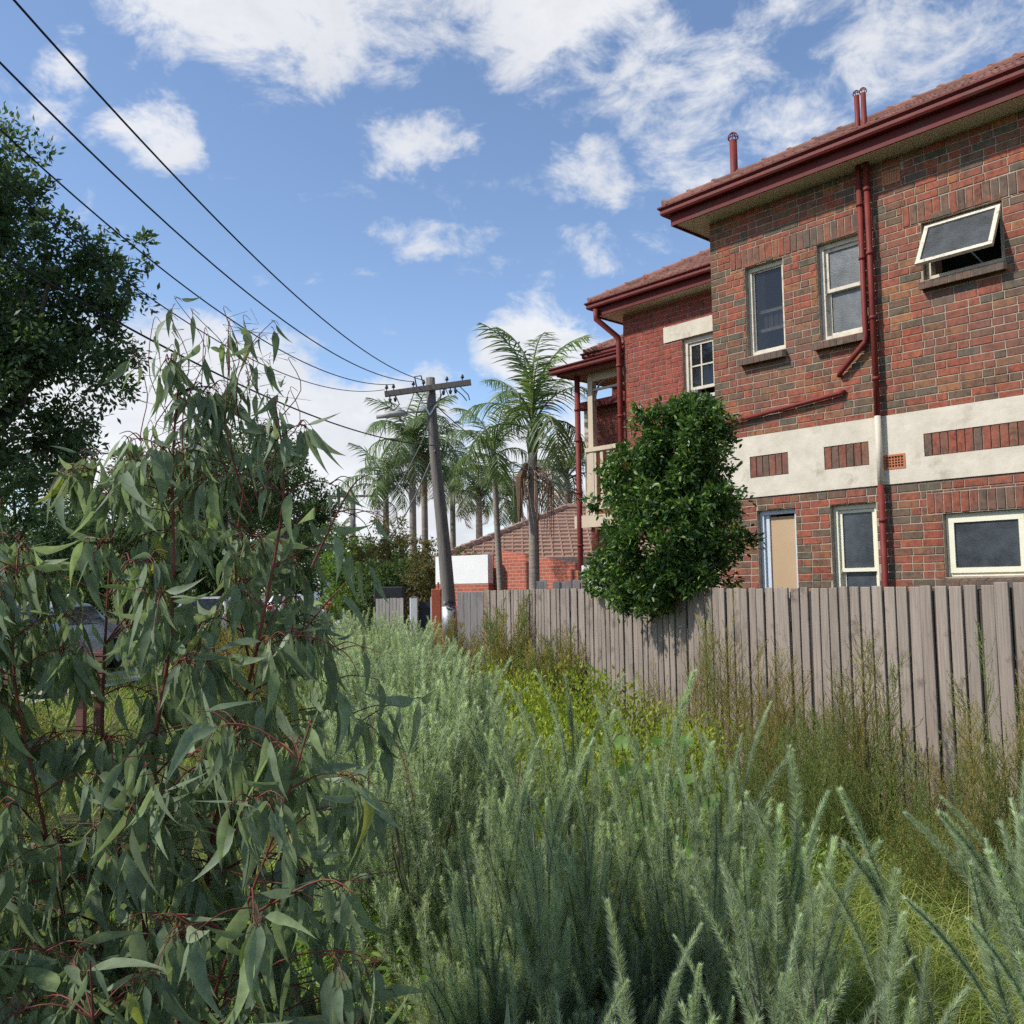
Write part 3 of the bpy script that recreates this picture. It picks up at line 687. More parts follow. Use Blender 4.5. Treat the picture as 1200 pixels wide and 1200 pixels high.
# wing set back to the left
def build_wing():
    yw = 2.27; xa, xb = -5.94, X0 + .01
    win = (-4.66, -3.55, 3.95, 5.70)
    wl = MB(); wall_cells(wl, xa + .008, xb, 0, H_EAVE, yw + .007, yw + .23, [win]); wl.box(xa + .008, xa + .2, yw + .2301, 7.0, 0, H_EAVE)
    w = wl.build('wall', 'red_mortar', house)
    lint = (-5.03, -2.9, 5.71, 5.975)
    holes = [win, lint, (-9, 9, 3.0, 3.2)]
    lay(w, bricks_for(xa, xb, 2.4, H_EAVE, holes, 21, 0.12), yw, 'red_brick', 8, keep=0, joint=.009)
    sd = MB(); R = random.Random(4)
    for k in range(28, int(H_EAVE / COURSE)):
        z = k * COURSE; y = yw + .004 - (.12 if k % 2 else 0)
        while y < 6.9:
            sd.box(xa, xa + .03, max(y, yw + .034) + .005, y + .235, z + .005, z + COURSE - .005, R.random()); y += .24
    o = obj('return_brickwork', sd.mesh('return_brickwork', mat='red_brick', rnd=True), w); o['kind'] = 'stuff'
    l = MB(); l.box(lint[0], lint[1], yw - .015, yw + .1, lint[2], lint[3]); l.build('lintel', 'cream_render', house)
    s = MB(); s.box(-4.85, -3.4, yw - .04, yw + .08, 3.80, 3.95); s.build('sill', 'cream_render', house)
    root = bpy.data.objects.new('window', None); COL.objects.link(root); root.parent = house; root['label'] = 'wing window with a multi-pane upper sash'
    x0, x1, z0, z1 = win; yf = yw + .06
    f = MB(); sash(f, x0, x1, z0, z1, yf, .12, .075); f.build('frame', 'cream_paint', root)
    zm = 4.86; s = MB(); sash(s, x0 + .075, x1 - .075, zm - .03, z1 - .075, yf + .03, .035, .05)
    for i in (1, 2, 3): x = x0 + .075 + (x1 - x0 - .15) * i / 4; s.box(x - .012, x + .012, yf + .035, yf + .06, zm, z1 - .12)
    z_ = (zm + z1 - .1) / 2; s.box(x0 + .12, x1 - .12, yf + .036, yf + .059, z_ - .012, z_ + .012); s.build('upper_sash', 'cream_paint', root)
    s = MB(); sash(s, x0 + .075, x1 - .075, z0 + .075, zm - .12, yf + .07, .035, .055); s.build('lower_sash', 'cream_paint', root)
    p = MB(); p.box(x0 + .1, x1 - .1, yf + .047, yf + .052, zm + .01, z1 - .1); p.build('pane', 'clear_glass', root)
    p = MB(); p.box(x0 + .1, x1 - .1, yf + .085, yf + .09, z0 + .1, zm - .14); p.build('pane', 'clear_glass', root)
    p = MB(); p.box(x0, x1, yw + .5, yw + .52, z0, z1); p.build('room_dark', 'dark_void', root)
    pipe('downpipe', [(-6.2, yw - OV - .06, H_EAVE + .07), (-6.2, yw - OV - .06, H_EAVE - .1), (-5.99, yw - .07, H_EAVE - .42), (-5.985, yw - .06, H_EAVE - .5), (-5.985, yw - .06, 0)], .05, collars=[(-5.985, yw - .06, z) for z in (5.5, 4.6, 3.6)])
    v = MB(); v.box(-4.42, -4.2, yw - .004, yw + .02, 6.17, 6.27); v.build('air_vent', 'red_brick', house)
    # third block and verandah beyond it
    wl = MB(); wl.box(-8.45, -5.95, 4.80, 5.0, 0, H_EAVE); wl.box(-9.15, -8.4501, 4.80, 5.0, 0, 5.64); w3 = wl.build('wall', 'red_mortar', house)
    lay(w3, bricks_for(-9.15, -5.95, 2.4, H_EAVE, [(-9.3, -8.46, 5.6, 9)], 31, 0.1), 4.792, 'red_brick', 18, keep=0, joint=.009)
    wl = MB(); wl.box(-8.45, -8.25, 5.001, 8.0, 0, H_EAVE); wl.build('wall', 'red_brick', house)
    wl = MB(); wl.box(-8.2, X1, 7.0, 7.3, 0, H_EAVE); wl.box(X1 - .2, X1, .2301, 6.999, 0, H_EAVE); wl.build('rear_wall', 'red_brick', house)
build_wing()
def build_verandah():
    yv = 2.72; xl = -7.62; xr = -5.96; fl = 2.95
    o = MB(); o.box(xl, xr, yv, 4.78, fl - .14, fl); o.box(xl, xr, yv - .03, yv - .001, fl - .22, fl + .01); o.build('verandah_floor', 'beige_timber', house)
    for x in (xl + .42, xl + .06):
        p = MB(); p.box(x - .06, x + .06, yv + .02 if x > xl + .1 else yv + 1.6, (yv + .14) if x > xl + .1 else yv + 1.72, fl + .001, 5.66); p.build('verandah_post', 'beige_timber', house)
    p = MB(); p.box(xl + .36, xr, yv + .03, yv + .12, 5.50, 5.66); p.box(xl + .36, xr - .3, yv + .05, yv + .10, 5.32, 5.36); p.build('verandah_beam', 'beige_timber', house)
    # arched brackets in shade below the roof
    b = MB()
    for k in range(2): b.tube([(xl + .48 + .28 * (1 - math.cos(a)) , yv + .08, 5.0 + .5 * math.sin(a)) for a in [i * math.pi / 12 for i in range(7)]], .02, 6)
    b.build('bracket', 'beige_timber', house)
    rl = MB(); rl.box(xl + .28, xr, yv + .0, yv + .10, 4.16, 4.24); rl.build('handrail', 'beige_timber', house)
    rl = MB(); rl.box(xl + .28, xr, yv + .02, yv + .08, 3.06, 3.14); rl.build('bottom_rail', 'beige_timber', house)
    x = xl + .33
    while x < xr:
        q = MB(); q.box(x - .035, x + .035, yv + .03, yv + .07, 3.141, 4.159); q.build('baluster', 'beige_timber', house); x += .17
    q = MB(); q.box(xl + .28, xl + .36, yv + .101, 4.7, 4.16, 4.24); q.build('handrail', 'beige_timber', house)
    # lean-to roof of the verandah with gutter and fascia
    f = MB(); f.box(xl - .12, xr, yv - .32, yv - .30, 5.64, 5.76); f.box(xl - .12, xl - .10, yv - .2999, 4.78, 5.64, 5.76); f.build('fascia', 'red_paint', house)
    g = MB(); g.prism(gutter_prof(yv - .322, 5.80), 'x', xl - .22, xr); g.build('gutter', 'red_paint', house)
    r_ = MB(); r_.add([(xl - .2, yv - .42, 5.79), (xr, yv - .42, 5.79), (xr, 4.78, 6.28), (xl - .2, 4.78, 6.28)], [(0, 1, 2, 3)]); r_.add([(xl - .1, yv - .3, 5.66), (xr, yv - .3, 5.66), (xr, 4.78, 5.66), (xl - .1, 4.78, 5.66)], [(3, 2, 1, 0)])
    r_.build('verandah_roof', 'roof_tile', house)
    g = MB(); g.box(-9.3, xr, 4.60, 4.78, 5.50, 5.66); g.build('fascia', 'red_paint', house)
    g = MB(); g.box(-9.2, -9.08, 4.70, 4.785, 2.9, 5.49); g.build('corner_board', 'beige_timber', house)
    pipe('downpipe', [(xl + .13, yv - .02, 5.64), (xl + .13, yv - .02, 0)], .055, collars=[(xl + .13, yv - .02, z) for z in (5.0, 4.4, 3.4, 2.4)])
    w = MB(); w.box(xl + .18, xl + .75, yv - .05, yv + .35, 0, 2.02); w.build('porch_pier', 'pale_blue_wall', house)
    w = MB(); w.box(xl + .22, xr, yv + .36, 4.7, 0, fl - .15); w.build('porch_wall', 'red_brick', house)
build_verandah()

surf('gap_shade_wood', (0.035, 0.028, 0.024), (0.07, 0.055, 0.047), 9, 0.95, 0.4, 0.004, stretch=(9, 9, .4))  # near-black colour paints the shade in the gaps between front palings

# ------------------------------------------------------------------ paling fence in front of the house
def build_fence():
    ang = math.atan2(-0.94868, 0.31623); P = (2.66, 4.9, 0)
    fence = thing('paling_fence', 'long weathered grey timber paling fence in front of the brick house', 'fence', P, ang)
    m = MB(); m.cbox(-.05, .05, 0, .016, 0, 1.0, .003); PAL = m.mesh('paling', mat='fence_wood'); PAL2 = m.mesh('paling', mat='gap_shade_wood')
    R = random.Random(12); s = -9.62; k = 0
    while s < 2.6:
        w = R.choice((.086, .09, .09, .093)); gap = R.uniform(.015, .024) + (.012 if R.random() < .08 else 0)
        o = obj('paling', PAL, fence); h = 1.585 + R.uniform(-.005, .005) + .006 * math.sin(s * .7) + (.014 if s > -.2 else 0)
        o.location = (s + w / 2, R.uniform(-.0015, .0015), 0.02); o.scale = (w / .1, 1, h - .02)
        o.rotation_euler = (R.uniform(-.006, .006), R.gauss(0, .003), R.uniform(-.015, .015))
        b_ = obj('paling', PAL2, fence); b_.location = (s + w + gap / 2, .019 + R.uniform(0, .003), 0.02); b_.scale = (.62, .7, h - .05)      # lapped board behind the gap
        s += w + gap; k += 1
    for z in (.35, 1.25):
        r_ = MB(); r_.box(-9.6, 2.6, .04, .085, z, z + .075); r_.build('rail', 'rail_wood', fence)
    for x in np.arange(-9.5, 2.6, 2.4):
        r_ = MB(); r_.box(x - .05, x + .05, .086, .18, 0, 1.5); r_.build('post', 'rail_wood', fence)
    # return panel at the far end
    gate = thing('board_gate', 'pinkish grey boarded side gate joining the far end of the paling fence', 'gate', (-.87, 14.25, 0), rad(-14))
    s = 0.02; m = MB(); m.cbox(-.05, .05, 0, .016, 0, 1.0, .002); B = m.mesh('board', mat='grey_timber')
    m2 = MB(); m2.box(0, .45, .02, .05, .3, .38); m2.box(0, .45, .02, .05, 1.2, 1.28); m2.build('rail', 'rail_wood', gate)
    while s < .42:
        o = obj('board', B, gate); o.location = (s + .05, -.018 + R.uniform(-.002, .002), .03); o.scale = (1, 1, 1.53); o.rotation_euler = (0, 0, 0); s += .104
    pp = MB(); pp.box(.455, .52, -.05, .06, 0, 1.6); pp.build('post', 'light_timber', gate)
build_fence()

# ------------------------------------------------------------------ power poles and lines
def build_poles():
    base, top = at(530, 765, 22), at(504, 443, 22); base = base.lerp(top, -0.02); base.z = 0
    d = (top - base)
    pole = thing('power_pole', 'leaning timber power pole with crossarm and street lamp by the end of the fence', 'pole', base)
    m = MB(); n = 9
    m.tube([d * (i / (n - 1)) + Vector((.05 * math.sin(i * .8) * (i / n), 0, 0)) for i in range(n)], [.185 - .075 * (i / (n - 1)) for i in range(n)], 14); shaft = m.build('shaft', 'pole_wood', pole, True)
    aL, aR = at(451, 462, 21.8) - base, at(552, 448, 21.8) - base
    m = MB(); m.bar(aL, aR, .11, .13); m.build('crossarm', 'pole_wood', pole)
    c = d * .985 + Vector((0, -.22, -.1))
    m = MB(); m.bar(c + Vector((0, 0, -.75)), aL.lerp(aR, .36), .03, .03); m.bar(c + Vector((0, 0, -.75)), aL.lerp(aR, .72), .03, .03); m.build('brace', 'galvanised', pole)
    def insul(t, up=1):
        p = aL.lerp(aR, t); q = MB()
        q.tube([p + Vector((0, 0, .06 * up)), p + Vector((0, 0, .12 * up)), p + Vector((0, 0, .13 * up)), p + Vector((0, 0, .18 * up)), p + Vector((0, 0, .22 * up))], [.012, .012, .045, .035, .02], 8)
        q.build('insulator', 'ceramic', pole, True)
    for t in (.02, .1, .33, .45, .72, .9): insul(t)
    for t in (.06, .12, .68, .76, .82): insul(t, -1)
    R = random.Random(3)
    for t in (.05, .12, .35, .64, .7, .78, .86):                                     # loose jumper leads under the arm
        p = aL.lerp(aR, t); e = p + Vector((R.uniform(-.25, .35), 0, -R.uniform(.25, .55)))
        m = MB(); m.tube([p + Vector((0, -.05, -.05)), p.lerp(e, .4) + Vector((.12, -.05, -.12)), e], .012, 5); m.build('jumper_lead', 'wire_black', pole, True)
    m = MB(); m.tube([aL.lerp(aR, .37) + Vector((0, 0, .05)), aL.lerp(aR, .37) + Vector((-.05, 0, .32)), aL.lerp(aR, .42) + Vector((0, 0, .33)), aL.lerp(aR, .45) + Vector((0, 0, .08))], .018, 6)
    m.build('jumper_lead', 'wire_black', pole, True)
    lamp0, lamp1 = at(503, 481, 21.9) - base, at(473, 484, 21.9) - base; lampE = at(441, 488, 21.9) - base
    m = MB(); m.tube([lamp0, lamp1], .025, 8); m.build('lamp_arm', 'galvanised', pole, True)
    m = MB(); m.tube([lamp1 + Vector((.05, 0, .01)), lamp1, lamp1.lerp(lampE, .5), lampE], [.05, .085, .08, .06], 10); o = m.build('lamp_head', 'lamp_grey', pole, True)
    m = MB(); p0 = base * 0 + d * .065; p1 = d * .18
    m.tube([p0 + Vector((0, 0, 0)), p1], [.188, .186], 16); m.build('sleeve', 'galvanised', pole, True)
    for i, (dx, z, mt) in enumerate([(.02, 1.32, 'charcoal_metal'), (.08, 1.31, 'charcoal_metal'), (.12, 1.30, 'charcoal_metal'), (.05, 1.22, 'charcoal_metal'), (.02, 1.14, 'charcoal_metal'), (.07, 1.13, 'charcoal_metal'),
                                     (.13, 1.18, 'tail_red'), (.14, 1.05, 'tail_red'), (.13, .95, 'tail_red'), (-.08, 1.30, 'white_paint'), (-.03, 1.2, 'white_paint')]):
        cx = d.x * z / d.z
        q = MB(); yy = -math.sqrt(max(.187 ** 2 - dx * dx, .001)) - .012; q.box(cx + dx - .022, cx + dx + .022, yy, yy + .03, z - .025, z + .025); q.build('number_plate', mt, pole)
    # far poles
    for px, pt, Y, w, lab in ((413.5, 577, 48, .16, 'grey timber power pole with crossarm beside the far green hedge'), (377.5, 601, 78, .15, 'thin distant power pole near the gabled house')):
        b, t_ = at(px, 700, Y), at(px, pt, Y); b.z = 0
        p = thing('power_pole', lab, 'pole', b); dd = t_ - b
        m = MB(); m.tube([Vector((0, 0, 0)), dd], [w * 1.15, w * .85], 10); m.build('shaft', 'pole_wood' if Y < 60 else 'grey_timber', p, True)
        m = MB(); m.bar(dd + Vector((-1.55, 0, -.2)), dd + Vector((1.3 if Y < 60 else 1.2, 0, -.2)), .12, .12); m.build('crossarm', 'pole_wood', p)
        for k in (-1.4, -.6, .6, 1.1):
            q = MB(); q.tube([dd + Vector((k, 0, -.12)), dd + Vector((k, 0, .1))], .05, 6); q.build('insulator', 'ceramic', p, True)
    aLw, aRw = aL + base, aR + base
    return base, aLw, aRw
PB, ARM_L, ARM_R = build_poles()

def smooth_curve(pts, sub=6):
    out = []; n = len(pts)
    for i in range(n - 1):
        p0, p1, p2, p3 = pts[max(i - 1, 0)], pts[i], pts[i + 1], pts[min(i + 2, n - 1)]
        for k in range(sub):
            t = k / sub
            out.append(0.5 * ((2 * p1) + (p2 - p0) * t + (2 * p0 - 5 * p1 + 4 * p2 - p3) * t * t + (3 * p1 - p0 - 3 * p2 + p3) * t ** 3))
    out.append(pts[-1]); return out
def wire_plan(A, G, pix, label, r=.0095, mat='wire_black'):
    """wire hanging in the vertical plane through A and G; its heights come from sightings along the span"""
    A = Vector(A); G = Vector(G); h = (G - A); h.z = 0; nrm = Vector((h.y, -h.x, 0)).normalized(); C = Vector((0, 0, EYE))
    pts = [A]
    for px, py in pix:
        dr = ray(px, py); t = (A - C).dot(nrm) / dr.dot(nrm); pts.append(C + dr * t)
    hh = h.normalized(); T = np.array([(p - A).dot(hh) for p in pts]); Z = np.array([p.z for p in pts])
    a2, a1 = np.linalg.lstsq(np.stack([T ** 2, T], -1), Z - A.z, rcond=None)[0]; tend = min(-a1 / a2, 40)   # parabola back up to the next support
    pts = [A + hh * t + Vector((0, 0, a2 * t * t + a1 * t)) for t in np.linspace(0, tend, 36)]
    m = MB(); m.tube(pts, r, 6); o = m.build('overhead_wire', mat, None, True)
    return tag(o, label, 'wire')
def arm(t): return ARM_L.lerp(ARM_R, t)
wire_plan(arm(.45) + Vector((0, -.05, .2)), (-5.2, -14, 7.0), [(400, 390), (207, 213), (87, 80), (20, 0)], 'topmost black power line sweeping from the crossarm out over the sky')
wire_plan(arm(.33) + Vector((0, -.05, .2)), (-6.2, -14, 7.0), [(400, 417), (200, 273), (110, 180), (10, 80)], 'second highest black power line leaving the crossarm beside the pole head')
wire_plan(arm(.1) + Vector((0, -.05, .2)), (-7.4, -14, 7.0), [(400, 443), (283, 382), (207, 327), (120, 260), (50, 197)], 'black power line from the crossarm end, upper of two passing before the dark tree', .009)
wire_plan(arm(.0) + Vector((0, -.05, .1)), (-8.6, -14, 7.0), [(333, 438), (227, 383), (167, 343), (110, 300), (33, 240)], 'thin power line from the crossarm tip, lower of two passing before the dark tree', .008)
wire_plan(at(509, 522, 21.8), (-9.4, -14, 5.6), [(467, 512), (400, 500), (333, 478), (193, 408), (150, 383), (100, 353), (62, 329), (43, 327), (20, 313)], 'telephone cable crossing below the power lines to the middle of the pole', .012, 'wire_black')
def sag_wire(a, b, sag, r, label, mat):
    a = Vector(a); b = Vector(b); m = MB()
    m.tube([a.lerp(b, t) - Vector((0, 0, 4 * sag * t * (1 - t))) for t in [i / 16 for i in range(17)]], r, 5)
    return tag(m.build('overhead_wire', mat, None, True), label, 'wire')
sag_wire(arm(.08) + Vector((0, 0, -.3)), at(389, 581, 48), 1.1, .012, 'pale sagging wire between the two poles, outermost', 'wire_grey')
sag_wire(arm(.35), at(402, 581, 48), 1.3, .012, 'pale sagging wire between the two poles, second from the lamp end', 'wire_grey')
sag_wire(arm(.7), at(420, 581, 48), 1.5, .014, 'pale sagging wire between the two poles, nearest the palms', 'wire_grey')
sag_wire(at(510, 528, 21.8), at(412, 602, 48), 1.9, .02, 'low pale telephone cable drooping between the two poles', 'wire_grey')
sag_wire(at(512, 476, 21.9), at(677, 575, 17.0), .25, .014, 'black service cable from the pole to the verandah corner', 'wire_black')

# ------------------------------------------------------------------ things beyond the fence
def brick_tex(name, c1, c2, mort, scale):
    m, nt, p = new_mat(name)
    b = nd(nt, 'ShaderNodeTexBrick'); tc = nd(nt, 'ShaderNodeTexCoord'); mp = nd(nt, 'ShaderNodeMapping'); mp.inputs['Rotation'].default_value = (rad(90), 0, 0)
    nt.links.new(tc.outputs['Object'], mp.inputs[0]); nt.links.new(mp.outputs[0], b.inputs['Vector'])
    b.inputs['Color1'].default_value = (*c1, 1); b.inputs['Color2'].default_value = (*c2, 1); b.inputs['Mortar'].default_value = (*mort, 1)
    b.inputs['Scale'].default_value = 1; b.inputs['Brick Width'].default_value = .24; b.inputs['Row Height'].default_value = .086; b.inputs['Mortar Size'].default_value = .007
    nt.links.new(b.outputs[0], p.inputs['Base Color']); p.inputs['Roughness'].default_value = .9
    bump(nt, p, b.outputs[1], -.4, .006)
brick_tex('far_brick', (.42, .105, .06), (.33, .085, .05), (.40, .28, .21), 1)
def build_beyond():
    # tiled roof house
    o = thing('tiled_house', 'low house with pale terracotta tiled hip roof behind the palms', 'house', (0, 0, 0))
    ye, ze, xl, xr, D, tp = 27.4, 2.45, -2.3, 6.5, 4.2, math.tan(rad(24))
    m = MB(); m.box(xl + .5, xr - .4, ye + .5, ye + 8, 0, ze); m.build('wall', 'far_brick', o)
    rf = MB(); rows = 14
    for k in range(rows):
        d0, d1 = D * k / rows, D * (k + 1) / rows + .05
        a, b = xl + d0, xl + d1
        rf.add([(a, ye + d0, ze + d0 * tp + .075), (xr, ye + d0, ze + d0 * tp + .075), (xr, ye + d1, ze + d1 * tp), (b, ye + d1, ze + d1 * tp), (a, ye + d0, ze + d0 * tp), (xr, ye + d0, ze + d0 * tp)], [(0, 1, 2, 3), (4, 5, 1, 0)])
    rf.add([(xl, ye, ze), (xl + D, ye + D, ze + D * tp), (xl + D, ye + D + 1, ze + D * tp), (xl, ye + 2 * D + 1, ze)], [(0, 1, 2, 3)])
    for x in np.arange(xl + .2, xr, .3):                 # rolls of the tiles
        dm = min(D, max(0, x - xl))
        if dm > .3: rf.bar((x, ye, ze + .05), (x, ye + dm, ze + .02 + dm * tp), .05, .03)
    roof = rf.build('roof', 'pale_roof_tile', o)
    q = MB(); p0, p1 = Vector((xl, ye, ze + .06)), Vector((xl + D, ye + D, ze + D * tp + .06))
    for i in range(16): q.tube([p0.lerp(p1, i / 16), p0.lerp(p1, (i + .93) / 16)], [.13, .105], 7)
    for i in range(14): q.tube([p1 + Vector((i * .4, 0, 0)), p1 + Vector((i * .4 + .38, 0, 0))], [.13, .105], 7)
    q.build('ridge_cap', 'pale_roof_tile', roof)
    q = MB(); q.box(xl - .05, xr, ye - .1, ye - .001, ze - .12, ze + .03); q.build('gutter', 'grey_timber', o)
    # red brick garden wall, its top sloping down to the right
    a, b = at(579, 690, 23.5), at(692, 690, 21.0); L = (b - a).length; ang = math.atan2(b.y - a.y, b.x - a.x)
    w = thing('brick_garden_wall', 'bright red brick wall with sloping top behind the paling fence', 'wall', (a.x, a.y, 0), ang)
    za, zb = at(579, 651, 23.5).z, at(692, 671, 21.0).z
    m = MB(); m.add([(0, 0, 0), (L, 0, 0), (L, 0, zb), (0, 0, za), (0, .23, 0), (L, .23, 0), (L, .23, zb), (0, .23, za)], [(0, 1, 2, 3), (5, 4, 7, 6), (3, 2, 6, 7), (4, 0, 3, 7), (1, 5, 6, 2)]); m.build('brick_face', 'far_brick', w)
    m = MB(); m.bar((-.02, .115, za + .025), (L, .115, zb + .025), .27, .05, (0, 1, 0)); m.build('coping', 'far_brick', w)
    m = MB(); m.box(-.16, -.001, -.02, .25, 0, za + .03); m.build('end_pier', 'light_timber', w)
    a, b = at(510.5, 690, 24.1), at(572, 690, 23.0); zt = at(540, 651, 23.5).z; zl = at(540, 684, 23.5).z; LW = (b - a).length
    w = thing('white_wall', 'plain white rendered square of wall behind the power pole', 'wall', (a.x, a.y, 0), math.atan2(b.y - a.y, b.x - a.x))
    m = MB(); m.box(0, LW, 0, .2, zl, zt); m.build('render', 'white_wall', w)
    m = MB(); m.box(0, LW, .01, .19, 0, zl - .002); m.build('brick_base', 'far_brick', w)
    # weathered boards on top behind the main fence
    g = thing('old_board_fence', 'short run of dark grey weathered boards in front of the red brick wall', 'fence', at(628, 690, 16.5) * 1.0, rad(-10)); g.location.z = 0
    mm = MB(); mm.cbox(-.07, .07, 0, .02, 0, 1, .004); B = mm.mesh('board', mat='grey_timber'); R = random.Random(5)
    for i in range(7):
        q = obj('board', B, g); q.location = (i * .135 + .06, R.uniform(-.01, .01), .02); q.scale = (.92, 1, 1.68 + R.uniform(-.04, .05) + .012 * i); q.rotation_euler = (0, R.gauss(0, .015), 0)
    # letterbox-like brick post, white post, dark gate panel and pale fence by the pole
    p = at(511.5, 690, 19.5); w = thing('brick_post', 'orange red brick gate post beside the leaning pole', 'post', (p.x, p.y, 0))
    m = MB(); m.cbox(-.10, .10, -.1, .1, 0, 1.62, .012); m.build('shaft', 'orange_red_post', w); m = MB(); m.cbox(.02, .06, -.03, .01, 1.621, 1.76, .004); m.build('rod', 'orange_red_post', w)
    m = MB(); m.box(-.125, -.1005, -.08, .08, 0, 1.45); m.build('edge_strip', 'white_paint', w)
    p = at(485, 690, 20.5); w = thing('white_post', 'weathered white timber post at the end of a grey fence', 'post', (p.x, p.y, 0)); m = MB(); m.cbox(-.085, .085, -.07, .07, 0, 1.44, .012); m.build('shaft', 'white_paint', w)
    m = MB(); m.prism([(-.09, 1.4405), (.09, 1.4405), (0, 1.47)], 'y', -.075, .075); m.build('top_cap', 'grey_timber', w)
    p0, p1 = at(491, 690, 20.6), at(505, 690, 20.2); w = thing('dark_gate', 'dark grey sheet gate between the white post and the brick post', 'gate', (p0.x, p0.y, 0))
    m = MB(); m.box(0, p1.x - p0.x, 0, .04, .1, 1.35); m.build('sheet', 'charcoal_metal', w); m = MB(); m.box(0, p1.x - p0.x, -.02, -.001, 1.2, 1.28); m.build('frame_bar', 'charcoal_metal', w)
    p0, p1 = at(440, 690, 21.2), at(480, 690, 20.7); w = thing('pale_board_fence', 'pale grey board fence ending at the white post', 'fence', (p0.x, p0.y, 0), math.atan2(p1.y - p0.y, p1.x - p0.x))
    for i in range(8):
        q = obj('board', B, w); q.location = (i * .1 + .05, R.uniform(-.004, .004), .02); q.scale = (.66, 1, 1.40 + R.uniform(-.01, .01))
    p = at(455, 690, 24); w = thing('charcoal_bin_screen', 'low charcoal metal enclosure behind the pale board fence', 'screen', (p.x, p.y, 0))
    m = MB(); m.cbox(-.38, .38, 0, .6, 1.3, 1.70, .03); m.build('panel', 'charcoal_metal', w); m = MB(); m.box(-.3, -.24, .1, .16, 0, 1.3); m.build('leg', 'charcoal_metal', w); m = MB(); m.box(.24, .3, .1, .16, 0, 1.3); m.build('leg', 'charcoal_metal', w)
    # small gabled house far down the street
    p = at(395, 690, 85); w = thing('gabled_house', 'small far pale house with dark grey gable roof', 'house', (p.x, p.y, 0))
    m = MB(); m.box(-1.6, 6, 0, 8, 0, 3.6); m.add([(-1.6, 0, 3.6), (1.6, 0, 3.6), (0, 0, 5.0)], [(0, 1, 2)]); m.build('wall', 'pale_blue_wall', w)
    m = MB(); m.add([(-1.9, -.3, 3.45), (0, -.3, 5.15), (6, -.3, 5.15), (6, -.3, 3.6), (1.8, -.3, 3.55), (-1.9, 8, 3.45), (0, 8, 5.15), (6, 8, 5.15)], [(0, 1, 6, 5), (1, 2, 7, 6)])
    m.add([(.1, -.1, 5.1), (6, -.1, 5.1), (6, -.4, 3.5), (1.75, -.4, 3.5)], [(0, 1, 2, 3)]); m.build('roof', 'slate_roof', w)
    m = MB(); m.bar((-1.9, -.32, 3.4), (0, -.32, 5.12), .1, .25); m.bar((1.8, -.42, 3.4), (0, -.42, 5.12), .1, .25); m.build('bargeboard', 'white_paint', w)
    m = MB(); m.box(.1, 1.0, -.03, .02, 1.2, 2.6); f = m.build('window', 'white_paint', w); m = MB(); m.box(.2, .9, -.05, -.031, 1.3, 2.5); m.build('pane', 'car_glass', f)
    m = MB(); m.box(-3, 1.5, -4, -3.9, 0, 1.7); m.build('front_fence', 'pale_blue_wall', w)
build_beyond()

def make_car(name, label, loc, rz, paint, scale=1.0):
    c = thing(name, label, 'car', loc, rz, 'cars parked along the street')
    prof = [(-2.1, .35), (-2.15, .6), (-2.08, .88), (-1.75, .95), (-1.2, 1.38), (-.2, 1.45), (.45, 1.38), (1.05, .98), (1.85, .86), (2.12, .68), (2.12, .35), (1.75, .3), (-1.7, .3)]
    V = []; F = []; n = len(prof)
    for y, tuck in ((-.86, 1), (-.78, .0), (.78, 0), (.86, 1)):
        for x, z in prof:
            yy = y if z < 1.0 else y * (1 - .22 * (z - .95) / .5)
            V.append((x * (1 if tuck == 0 else .97), yy, z if tuck == 0 else (z * .96 + .02)))
    for k in range(3):
        for i in range(n): F.append((k * n + i, k * n + (i + 1) % n, (k + 1) * n + (i + 1) % n, (k + 1) * n + i))
    F.append(tuple(range(n))); F.append(tuple(range(3 * n, 4 * n)))
    m = MB(); m.add(V, F); m.build('body', paint, c)
    for s in (-1, 1):
        g = MB(); y = s * .80
        g.add([(-1.25, y * .99, 1.0), (.75, y * .99, 1.0), (.35, y * .9, 1.34), (-.95, y * .9, 1.34)], [(0, 1, 2, 3)])
        o = g.build('side_window', 'car_glass', c); o.location = (0, s * .035, 0)
        for x in (-1.35, 1.35):
            t = MB(); t.tube([(x, s * .70, .32), (x, s * .89, .32)], .32, 18); w = t.build('wheel', 'black_rubber', c, False)
            t = MB(); t.tube([(x, s * .891, .32), (x, s * .90, .32)], .19, 12); t.build('rim', 'galvanised', w)
        l = MB(); l.box(-2.17, -2.02, s * .62 - .14, s * .62 + .14, .70, .86); l.build('tail_light', 'tail_red', c)
        l = MB(); l.box(1.98, 2.13, s * .6 - .16, s * .6 + .16, .62, .76); l.build('headlight', 'white_paint', c)
    for x0, x1, z0, z1, nm in ((-1.74, -1.24, .97, 1.36, 'rear_window'), (.50, 1.02, 1.36, 1.0, 'windscreen')):
        g = MB(); g.add([(x0 - .02, -.66, z0 + .02), (x0 - .02, .66, z0 + .02), (x1, .60, z1 + .03), (x1, -.60, z1 + .03)], [(0, 1, 2, 3)]); g.build(nm, 'car_glass', c)
    b = MB(); b.box(-2.18, -2.1, -.8, .8, .35, .52); b.build('bumper', 'charcoal_metal', c)
    b = MB(); b.box(-2.185, -2.155, -.25, .25, .58, .69); b.build('number_plate', 'white_paint', c)
    return c
make_car('parked_car', 'silver blue parked car with red tail light behind the timber bench', (-9.35, 18.6, .03), rad(92), 'car_silver')
make_car('parked_car', 'white parked car farther up the street beyond the silver car', (-10.0, 31, .03), rad(92), 'car_white')
make_car('parked_car', 'red car parked far off before the gabled house', (-10.4, 56, .03), rad(100), 'car_red')
make_car('parked_car', 'white car with pale roof parked beside the far red car', (-12.1, 50, .03), rad(94), 'car_white')
